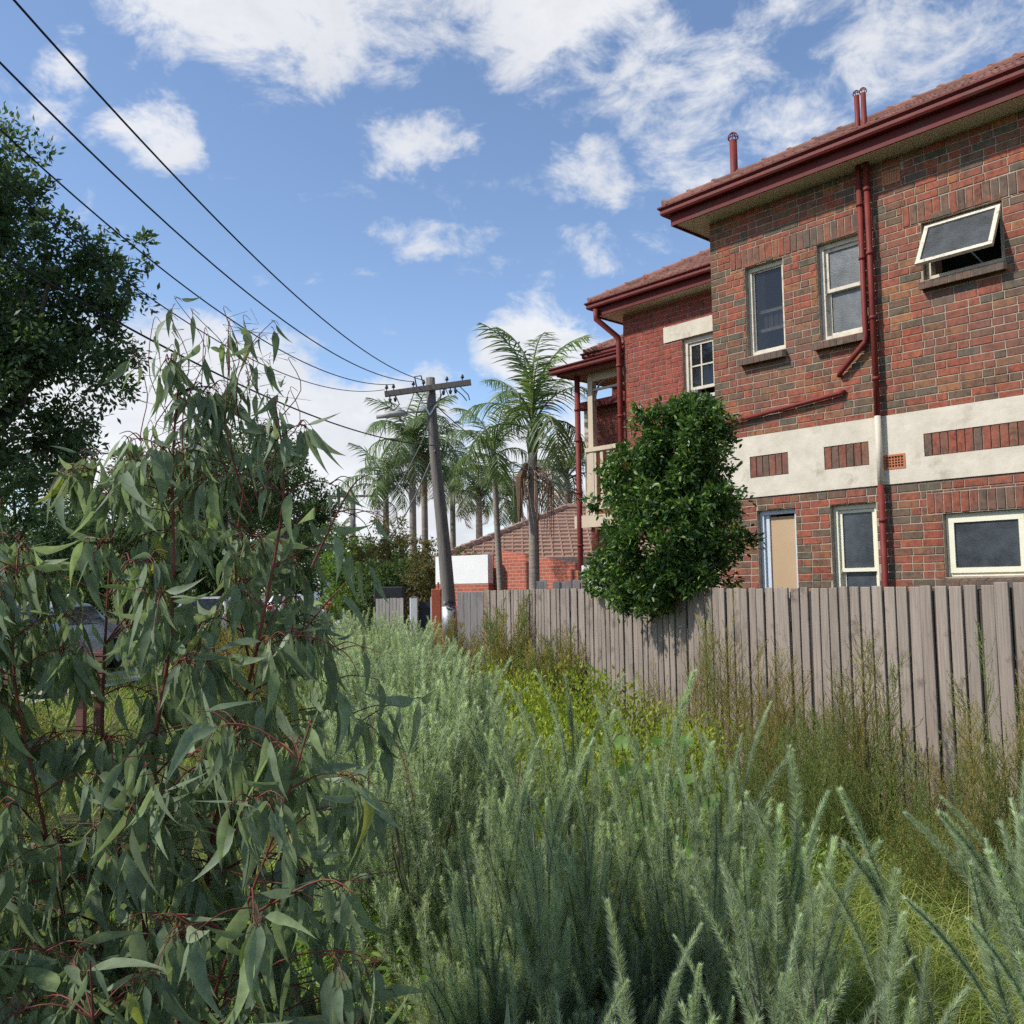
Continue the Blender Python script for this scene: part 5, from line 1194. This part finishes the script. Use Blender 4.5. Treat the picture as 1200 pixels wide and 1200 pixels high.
# ------------------------------------------------------------------ wispy olive shrubs along the fence
def wispy_mesh(seed, mat, length=.9, twigs=26, leaf=.011, lw=.0032):
    g = np.random.default_rng(seed); parts = []; m = MB()
    n = 14; t = np.linspace(0, 1, n); bx, by = g.normal() * .08, g.normal() * .08
    A = np.stack([bx * t ** 2, by * t ** 2, t * length], -1)
    m.tube([tuple(p) for p in A], [.0035 * (1 - .8 * k) for k in t], 4, cap=False)
    def leaves(A, cnt):
        k = len(A) - 1; f = g.random(cnt) * k; i = f.astype(int).clip(0, k - 1); w = (f - i)[:, None]; P = A[i] * (1 - w) + A[i + 1] * w; T = unit(A[i + 1] - A[i])
        D = unit(T * .9 + g.normal(size=(cnt, 3)) * .55); parts.append(scatter(T_DIAMOND, P, D, rdir(cnt), leaf * g.uniform(.7, 1.3, cnt), lw))
    leaves(A, 60)
    for i in range(twigs):
        k = g.uniform(.1, .97); a = g.random() * 6.283; p = np.array([np.interp(k, t, A[:, j]) for j in range(3)]); L = (.10 + .16 * (1 - k)) * g.uniform(.6, 1.2)
        d = unit(np.array([math.cos(a) * .55, math.sin(a) * .55, 1.0])); q = p + d * L; mid = (p + q) / 2 + np.array([math.cos(a), math.sin(a), 0]) * .012
        B = np.stack([p, mid, q]); m.tube([tuple(x) for x in B], [.0016, .0013, .0007], 3, cap=False); leaves(B, int(150 * L + 8))
    V, F, R = join(parts); mv = np.array([tuple(v) for v in m.v]); mf = np.array([f for f in m.f])
    return np_mesh('wispy_branch', np.concatenate([V, mv]), np.concatenate([F, mf + len(V)]), False, np.concatenate([R, np.full(len(mv), .55)]), mat)
rng = np.random.default_rng(55)
WS = [wispy_mesh(200 + i, 'wispy', .85) for i in range(4)]; WG = [wispy_mesh(220 + i, 'wispy_green', .85, 34) for i in range(3)]
WSC = [wispy_mesh(240 + i, 'wispy', .85, 24, .02, .007) for i in range(3)]; WGC = [wispy_mesh(250 + i, 'wispy_green', .85, 30, .02, .007) for i in range(2)]
def wispy(label, base, H, Rx, Ry, n, seed, meshes, lean=.22, smin=.45):
    g = np.random.default_rng(seed); t = thing('wispy_shrub', label, 'shrub', (base[0], base[1], 0), 0, 'wispy olive shrubs along the fence'); m = MB()
    for i in range(n):
        a = g.random() * 6.283; k = math.sqrt(g.random()); x, y = Rx * k * math.cos(a), Ry * k * math.sin(a); top = H * (1 - .35 * k * k) * g.uniform(smin, 1.0); s = g.uniform(.55, 1.05)
        d = Vector((math.cos(a) * lean * k + g.normal() * .05, math.sin(a) * lean * k * .6 + g.normal() * .05, 1)).normalized(); p = Vector((x, y, top)) - d * (.85 * s)
        if p.z < .01: p.z = .01
        put(meshes[int(g.integers(len(meshes)))], 'branch', t, p, d, s, g.random() * 6.28)
        if i % 2 == 0 and p.z > .1: m.tube([Vector((x * .2, y * .2, 0)), p], [.006, .004], 4, cap=False)
    if m.v: m.build('stem', 'twig_brown', t)
    return t
def build_wispy():
    wispy('tall wispy olive shrub before the fence below the glossy tree', (1.50, 6.9), 1.70, .30, .3, 46, 1, WS + WG[:1])
    wispy('rusty yellow wispy shrub beside the shaded fence boards', (1.72, 6.3), 1.38, .3, .3, 48, 2, WS)
    wispy('low green wispy shrub at the fence foot', (1.92, 5.7), 1.02, .42, .35, 62, 3, WG + WS[:1])
    wispy('golden tipped wispy shrub rising up the lit fence', (1.98, 5.25), 1.50, .22, .2, 32, 4, WS + WG[:1])
    wispy('dark green wispy clump under the golden tipped one', (1.55, 5.0), .82, .42, .4, 70, 5, WG)
    wispy('wispy shrub with reddish twigs against the last fence boards', (2.22, 4.25), 1.48, .30, .3, 44, 6, WS + WG[:1])
    wispy('dense olive shrub at the fence foot near the right woolly bush', (1.95, 4.1), .95, .35, .35, 55, 7, WG + WS[:2])
    wispy('tall wispy shrub rising near the fence edge', (2.28, 3.65), 1.42, .2, .22, 24, 8, WS)
    wispy('broad olive shrub before the far end of the fence', (-.05, 12.2), 1.62, .55, .5, 90, 9, WSC + WGC)
    wispy('brown olive shrub half hiding the far palings', (.45, 10.6), 1.25, .5, .45, 90, 10, WSC + WGC)
    wispy('thin grey wispy shrub against mid fence boards', (1.25, 8.0), 1.05, .22, .3, 22, 11, WS)
    wispy('shrub tuft growing before the board gate', (-.9, 12.9), 1.32, .45, .4, 60, 12, WSC)
    wispy('reedy brown shrub beyond the young eucalypt', (-3.8, 13.0), 1.5, .9, .8, 90, 13, WSC)
    wispy('dry reedy shrub beside the street path', (-5.2, 17.0), 1.7, 1.1, .9, 80, 14, WSC)
    wispy('grey green reedy shrub in the left grass', (-2.4, 8.4), 1.25, .7, .6, 80, 15, WGC)
    wispy('pale reedy shrub left of the young eucalypt', (-3.6, 6.2), .95, .6, .6, 70, 16, WGC + WSC)
build_wispy()

# ------------------------------------------------------------------ yellow green low shrubs, mallow, grass
def low_shrub(name, label, base, rx, ry, h, n, leaf, mat, seed, asp=.4, cat='shrub'):
    global rng
    rng = np.random.default_rng(seed); t = thing(name, label, cat, (base[0], base[1], 0)); ns = max(10, n // 40)
    d = unit(rng.normal(size=(ns, 3))); d[:, 2] = np.abs(d[:, 2]); sc = d * np.array([rx, ry, h]) * (rng.random((ns, 1)) ** .4) * .95
    P = sc[rng.integers(0, ns, n)] + rng.normal(size=(n, 3)) * np.array([.07, .07, .06]); P[:, 2] = np.abs(P[:, 2]) + .01
    D = unit(P * np.array([.4, .4, .2]) + rng.normal(size=(n, 3)) * .5 + np.array([0, 0, .7])); L = leaf * rng.uniform(.6, 1.3, n)
    V, F, R = scatter(T_DIAMOND, P, D, rdir(n, .5), L, L * asp); obj('foliage', np_mesh('foliage', V, F, False, R, mat), t)
    m = MB()
    for i in range(0, ns, max(1, ns // 24)): m.tube([(sc[i] * np.array([.1, .1, 0])), sc[i] * np.array([.6, .6, .5]), sc[i]], [.008, .005, .003], 4, cap=False)
    m.build('stem', 'twig_brown', t); return t
low_shrub('yellow_green_shrub', 'bright yellow green low shrub before the middle of the fence', (.55, 7.6), .85, .9, .95, 10000, .045, 'yellow_shrub', 1)
low_shrub('yellow_green_shrub', 'yellow green shrub nearer the tall spiked woolly bush', (.25, 5.6), .65, .7, .92, 9500, .04, 'yellow_shrub', 2)
low_shrub('yellow_green_shrub', 'yellow green mound between fence shrubs and leaning woolly bush', (1.05, 6.1), .5, .6, .85, 8000, .035, 'yellow_shrub', 3)
low_shrub('yellow_green_shrub', 'small yellow bush in front of the white post', (-2.75, 16.5), .75, .6, 1.05, 3500, .06, 'yellow_shrub', 4)
low_shrub('yellow_green_shrub', 'leafy green mound under the wispy fence shrubs', (1.1, 4.5), .45, .5, .55, 5500, .032, 'weed_leaf', 5)
low_shrub('yellow_green_shrub', 'yellow green patch behind the soft woolly bush', (-.2, 9.6), .7, .8, .85, 5000, .05, 'yellow_shrub', 6)
def mallow():
    t = thing('mallow_plant', 'bright green round leaved weed behind the woolly spikes', 'weed', (.66, 4.3, 0)); g = random.Random(6); st = MB()
    n = 10
    V = [(0, 0, 0)] + [(math.cos(a) * (1 + .08 * math.cos(5 * a)), math.sin(a) * (1 + .08 * math.cos(5 * a)), .12 + .04 * math.cos(5 * a)) for a in [2 * math.pi * i / 20 - math.pi / 2 for i in range(20)]]
    F = np.array([(0, 1 + i, 1 + (i + 1) % 20) for i in range(19)])
    me = [np_mesh('round_leaf', np.array(V) * .036, F, True, np.full(21, r), 'mallow_leaf') for r in (.1, .5, .9)]
    for i in range(34):
        p = Vector((g.uniform(-.26, .20), g.uniform(-.3, .25), g.uniform(.45, .90))); o = obj('round_leaf', g.choice(me), t); o.location = p
        o.rotation_euler = (g.uniform(.2, 1.1), g.uniform(-.5, .5), g.uniform(-.8, .8)); s = g.uniform(.6, 1.25); o.scale = (s, s, s)
        st.tube([(p.x * .2, p.y * .2, 0), (p.x * .7, p.y * .7, p.z * .6), p], [.005, .004, .002], 4, cap=False)
    st.build('stem', 'crownshaft', t)
mallow()
T_BLADE = t_strip(4, lambda s: .5 * (1 - s) ** .7, 0, 0, .25)
def grass(label, n, xr, yr, hmin, hmax, mat, seed, w=.006, tuft=None, keep=None, droop=.55):
    g = np.random.default_rng(seed)
    if tuft:
        c = np.stack([g.uniform(*xr, tuft), g.uniform(*yr, tuft)], -1); P2 = c[g.integers(0, tuft, n)] + g.normal(size=(n, 2)) * .05
    else: P2 = np.stack([g.uniform(*xr, n), g.uniform(*yr, n)], -1)
    if keep is not None: P2 = P2[keep(P2)]
    n = len(P2); P = np.concatenate([P2, np.full((n, 1), -.02)], 1)
    a = g.random(n) * 6.283; D = unit(np.stack([np.cos(a) * .45, np.sin(a) * .45, np.ones(n)], -1) * g.uniform(.6, 1.4, (n, 1)) + g.normal(size=(n, 3)) * .12)
    L = g.uniform(hmin, hmax, n); N = np.stack([np.cos(a), np.sin(a), np.zeros(n)], -1)
    V, F, R = scatter(T_BLADE, P, D, N, L, w, g.random(n))
    k = len(T_BLADE[0]); t = np.tile(T_BLADE[0][:, 0], n); hl = np.repeat(L, k); V[:, :2] += (np.repeat(D[:, :2], k, 0) * (t ** 2 * hl)[:, None] * droop * 1.6); V[:, 2] -= t ** 2.4 * hl * droop * .75
    o = obj('grass', np_mesh('grass', V, F, False, R, mat)); o['kind'] = 'stuff'; o['label'] = label; o['category'] = 'grass'
    return o
fence_side = lambda p: (p[:, 0] - 2.66) * .949 + (p[:, 1] - 4.9) * .316 < -.05
grass('long yellow green grass in front of the fence', 20000, (.5, 2.5), (2.0, 5.6), .30, .85, 'grass_blade', 1, .0055, 300, fence_side, .62)
grass('green grass and weeds below the woolly bushes', 16000, (-2.2, 2.2), (1.3, 5.0), .10, .34, 'weed_leaf', 2, .007, 900, fence_side, .5)
grass('meadow grass along the garden strip', 26000, (-8, 1.8), (4.6, 22), .15, .5, 'grass_blade', 3, .011, 2600, fence_side, .5)
def weeds():
    g = np.random.default_rng(8); n = 9000
    P2 = np.stack([g.uniform(-2.6, 2.1, n), g.uniform(1.25, 5.2, n)], -1); P2 = P2[fence_side(P2)]; n = len(P2)
    P = np.concatenate([P2, g.uniform(.02, .22, (n, 1))], 1); D = unit(g.normal(size=(n, 3)) * np.array([1, 1, .5]) + np.array([0, 0, .35])); L = g.uniform(.02, .055, n)
    V, F, R = scatter(T_OVAL, P, D, rdir(n, 1.5), L, L * .42, g.random(n)); o = obj('ground_weeds', np_mesh('ground_weeds', V, F, False, R, 'weed_leaf')); o['kind'] = 'stuff'; o['label'] = 'small leafy weeds on the ground under the bushes'; o['category'] = 'weeds'
weeds()

# ------------------------------------------------------------------ young eucalypt in the left foreground
def eucalypt():
    g = np.random.default_rng(31); base = Vector((-.92, 2.35, 0))
    t = thing('young_eucalypt', 'young eucalypt with drooping sickle leaves and red stems in the left foreground', 'tree', base)
    stems = MB(); leaves = []                                   # leaf: (pos, dir, length, width)
    def branch(pts, r0, r1): stems.tube(smooth_curve([Vector(p) for p in pts], 4), [r0 + (r1 - r0) * i / (4 * (len(pts) - 1)) for i in range(4 * (len(pts) - 1) + 1)], 6, cap=False)
    def hang_leaves(A, n, size=1.0, young=False):
        for i in range(n):
            f = g.uniform(.12, 1.02) * (len(A) - 1); k = min(int(f), len(A) - 2); p = A[k].lerp(A[k + 1], f - k)
            if p.x > .47 and 1.35 < p.z < 2.3 and g.random() < .85: continue
            a = g.random() * 6.283; out = Vector((math.cos(a), math.sin(a), 0)); T = (A[k + 1] - A[k]).normalized()
            d = (out * g.uniform(.08, .55) + T * .18 + Vector((0, 0, -g.uniform(.6, 1.5)))).normalized()
            if g.random() < .12: d = (out + Vector((0, 0, g.uniform(-.3, .3)))).normalized()
            L = g.uniform(.08, .168) * size * (1.0 if p.z < 1.5 else .88); q = p + (out * .4 + d * .6) * .018
            stems.tube([p, p.lerp(q, .5) + Vector((0, 0, .003)), q], [.0013, .0011, .0009], 3, cap=False); leaves.append((q, d, L, L * g.uniform(.17, .27)))
    # main stems (world coordinates of joints)
    mains = [([(0, 0, 0), (.03, 0, .45), (.0, -.03, 1.0), (.06, -.02, 1.5), (.05, 0, 1.95), (.06, .02, 2.22)], .009, .0018),
             ([(0, 0, 0), (.10, .03, .5), (.16, .02, 1.0), (.26, .03, 1.45), (.33, .02, 1.85), (.31, .0, 2.10)], .0085, .0018),
             ([(0, 0, 0), (-.10, -.04, .5), (-.22, -.05, 1.0), (-.32, -.04, 1.4), (-.33, -.02, 1.72)], .007, .0016),
             ([(0, 0, 0), (.12, -.12, .35), (.26, -.24, .75), (.40, -.28, 1.1), (.47, -.28, 1.32)], .0065, .0016),
             ([(0, 0, 0), (-.08, -.15, .3), (-.18, -.32, .65), (-.30, -.40, .95), (-.36, -.42, 1.15)], .006, .0016),
             ([(0, 0, 0), (-.2, .05, .4), (-.42, .05, .9), (-.56, .05, 1.35), (-.6, .05, 1.6)], .0065, .0016),
             ([(0, 0, 0), (-.12, .08, .6), (-.16, .1, 1.2), (-.14, .08, 1.7), (-.10, .06, 2.0)], .007, .0016),
             ([(0, 0, 0), (-.3, .0, .5), (-.5, -.02, 1.1), (-.46, .0, 1.55), (-.40, .02, 1.85)], .007, .0016),
             ([(0, 0, 0), (.05, -.2, .3), (.08, -.42, .62), (.10, -.52, .9)], .0055, .0016),
             ([(0, 0, 0), (.15, .12, .5), (.24, .22, 1.1), (.14, .25, 1.6), (.16, .25, 1.9)], .007, .0016),
             ([(0, 0, 0), (.22, -.12, .30), (.45, -.26, .50), (.66, -.36, .62), (.78, -.42, .58)], .007, .0016),
             ([(0, 0, 0), (-.18, -.16, .28), (-.30, -.42, .52), (-.34, -.58, .66)], .007, .002)]
    for mi, (pts, r0, r1) in enumerate(mains):
        branch(pts, r0, r1); A = smooth_curve([Vector(p) for p in pts], 4); n = len(A)
        top_z = A[-1].z; nb = int(12 + 10 * top_z)
        for j in range(nb):
            f = g.uniform(.18, .97); p = A[int(f * (n - 1))]; a = g.random() * 6.283; L = (.13 + .34 * (1 - f) * min(1, top_z)) * g.uniform(.6, 1.15)
            if p.z > 1.95: L *= .55
            o = Vector((math.cos(a), math.sin(a) * .8, 0)); e = p + o * L + Vector((0, 0, L * g.uniform(-.05, .5))); e.x = min(e.x, .52) if p.z > 1.2 else e.x; mid = p.lerp(e, .5) + Vector((0, 0, L * .16)); tip = e + o * .04 + Vector((0, 0, -.06))
            branch([p, mid, e, tip], .0032 * (1.1 - .5 * f), .0008); B = [p, mid, e, tip]
            cnt = int(6 + 22 * L)
            hang_leaves(B, cnt if p.z < 1.75 else int(cnt * .6), 1.0 if p.z < 1.9 else .72)
            for _ in range(2):
                k = g.uniform(.3, .9); s = mid.lerp(e, k) ; a2 = a + g.uniform(-1.2, 1.2); l2 = L * g.uniform(.3, .6); e2 = s + Vector((math.cos(a2), math.sin(a2) * .8, g.uniform(-.2, .35))) * l2
                branch([s, s.lerp(e2, .5) + Vector((0, 0, .015)), e2], .002, .0008); hang_leaves([s, e2], 4 + int(17 * l2), .92)
        hang_leaves(A[-4:], 5, .6)
    # fine twig tips against the sky
    for (px, py) in ((205, 350), (225, 365), (200, 372), (262, 362), (285, 372), (305, 395), (338, 420), (340, 455), (155, 400), (240, 385), (318, 378), (268, 378), (180, 375)):
        e = at(px, py, 2.36) - base; s = Vector((.10 if px < 250 else .26, .02, 1.78 + .1 * g.random())); s.x += (e.x - s.x) * .35
        branch([s, s.lerp(e, .35) + Vector((g.normal() * .035, g.normal() * .03, .02)), s.lerp(e, .7) + Vector((g.normal() * .03, g.normal() * .03, .02)), e, e + Vector((.02, 0, -.008))], .0018, .0006)
        for q in range(7): f = g.uniform(.3, 1); p = s.lerp(e, f); stems.tube([p, p + Vector((g.normal() * .03, g.normal() * .02, g.uniform(.0, .03))), p + Vector((g.normal() * .05, 0, g.uniform(-.02, .05)))], [.001, .0008, .0005], 3, cap=False)
        hang_leaves([s.lerp(e, .1), e], 11, .68)
    # outlying twigs that reach across the woolly bushes
    for pts, nl in (([(.35, -.25, .9), (.50, -.3, .98), (.58, -.34, .96)], 8), ([(.3, -.3, .55), (.52, -.42, .62), (.66, -.5, .60)], 9), ([(.32, -.32, .5), (.55, -.5, .48), (.70, -.55, .44)], 8), ([(.30, .05, 1.4), (.42, .04, 1.55), (.50, .02, 1.63)], 6), ([(.40, .03, 1.66), (.50, .02, 1.86), (.56, .0, 1.9)], 5)):
        branch(pts, .0035, .001); hang_leaves([Vector(p) for p in pts], nl, .95)
    stems.build('stems', 'red_stem', t, True)
    # the largest leaves are parts of their own, the rest one mass
    lw_ = lambda s: .5 * ((s / .24) ** .75 if s < .24 else max(0.0, 1 - ((s - .24) / .76) ** 1.25))
    shapes = [t_strip(7, lw_, c, dr, .2) for c, dr in ((1.7, .3), (-1.7, .2), (.8, .9), (-1.0, .7), (2.3, .1), (-2.2, .4))]
    cam_l = Vector((0, 0, EYE)) - base
    leaves.sort(key=lambda q: (q[0] - cam_l).length / q[2])
    rest = {i: [] for i in range(len(shapes))}
    for i, (p, d, L, w) in enumerate(leaves):
        nrm = Vector((g.normal(), -1.0 + g.normal() * .6, g.normal() * .6)); si = int(g.integers(len(shapes))); r = float(g.random()) * (.9 if g.random() > .06 else 1.1)
        if i < 300:
            v, f, rr = scatter(shapes[si], np.zeros((1, 3)), np.array([d[:]]), np.array([nrm[:]]), np.array([L]), np.array([w]), np.array([min(r, 1)]))
            o = obj('leaf', np_mesh('leaf', v, f, True, rr, 'gum_leaf'), t); o.location = p
        else: rest[si].append((p, d, nrm, L, w, min(r, 1)))
    parts = []
    for si, q in rest.items():
        if q: parts.append(scatter(shapes[si], np.array([x[0][:] for x in q]), np.array([x[1][:] for x in q]), np.array([x[2][:] for x in q]), np.array([x[3] for x in q]), np.array([x[4] for x in q]), np.array([x[5] for x in q])))
    V, F, R = join(parts); o = obj('foliage', np_mesh('foliage', V, F, True, R, 'gum_leaf'), t); o['kind'] = 'stuff'
    print('eucalypt leaves', len(leaves))
eucalypt()
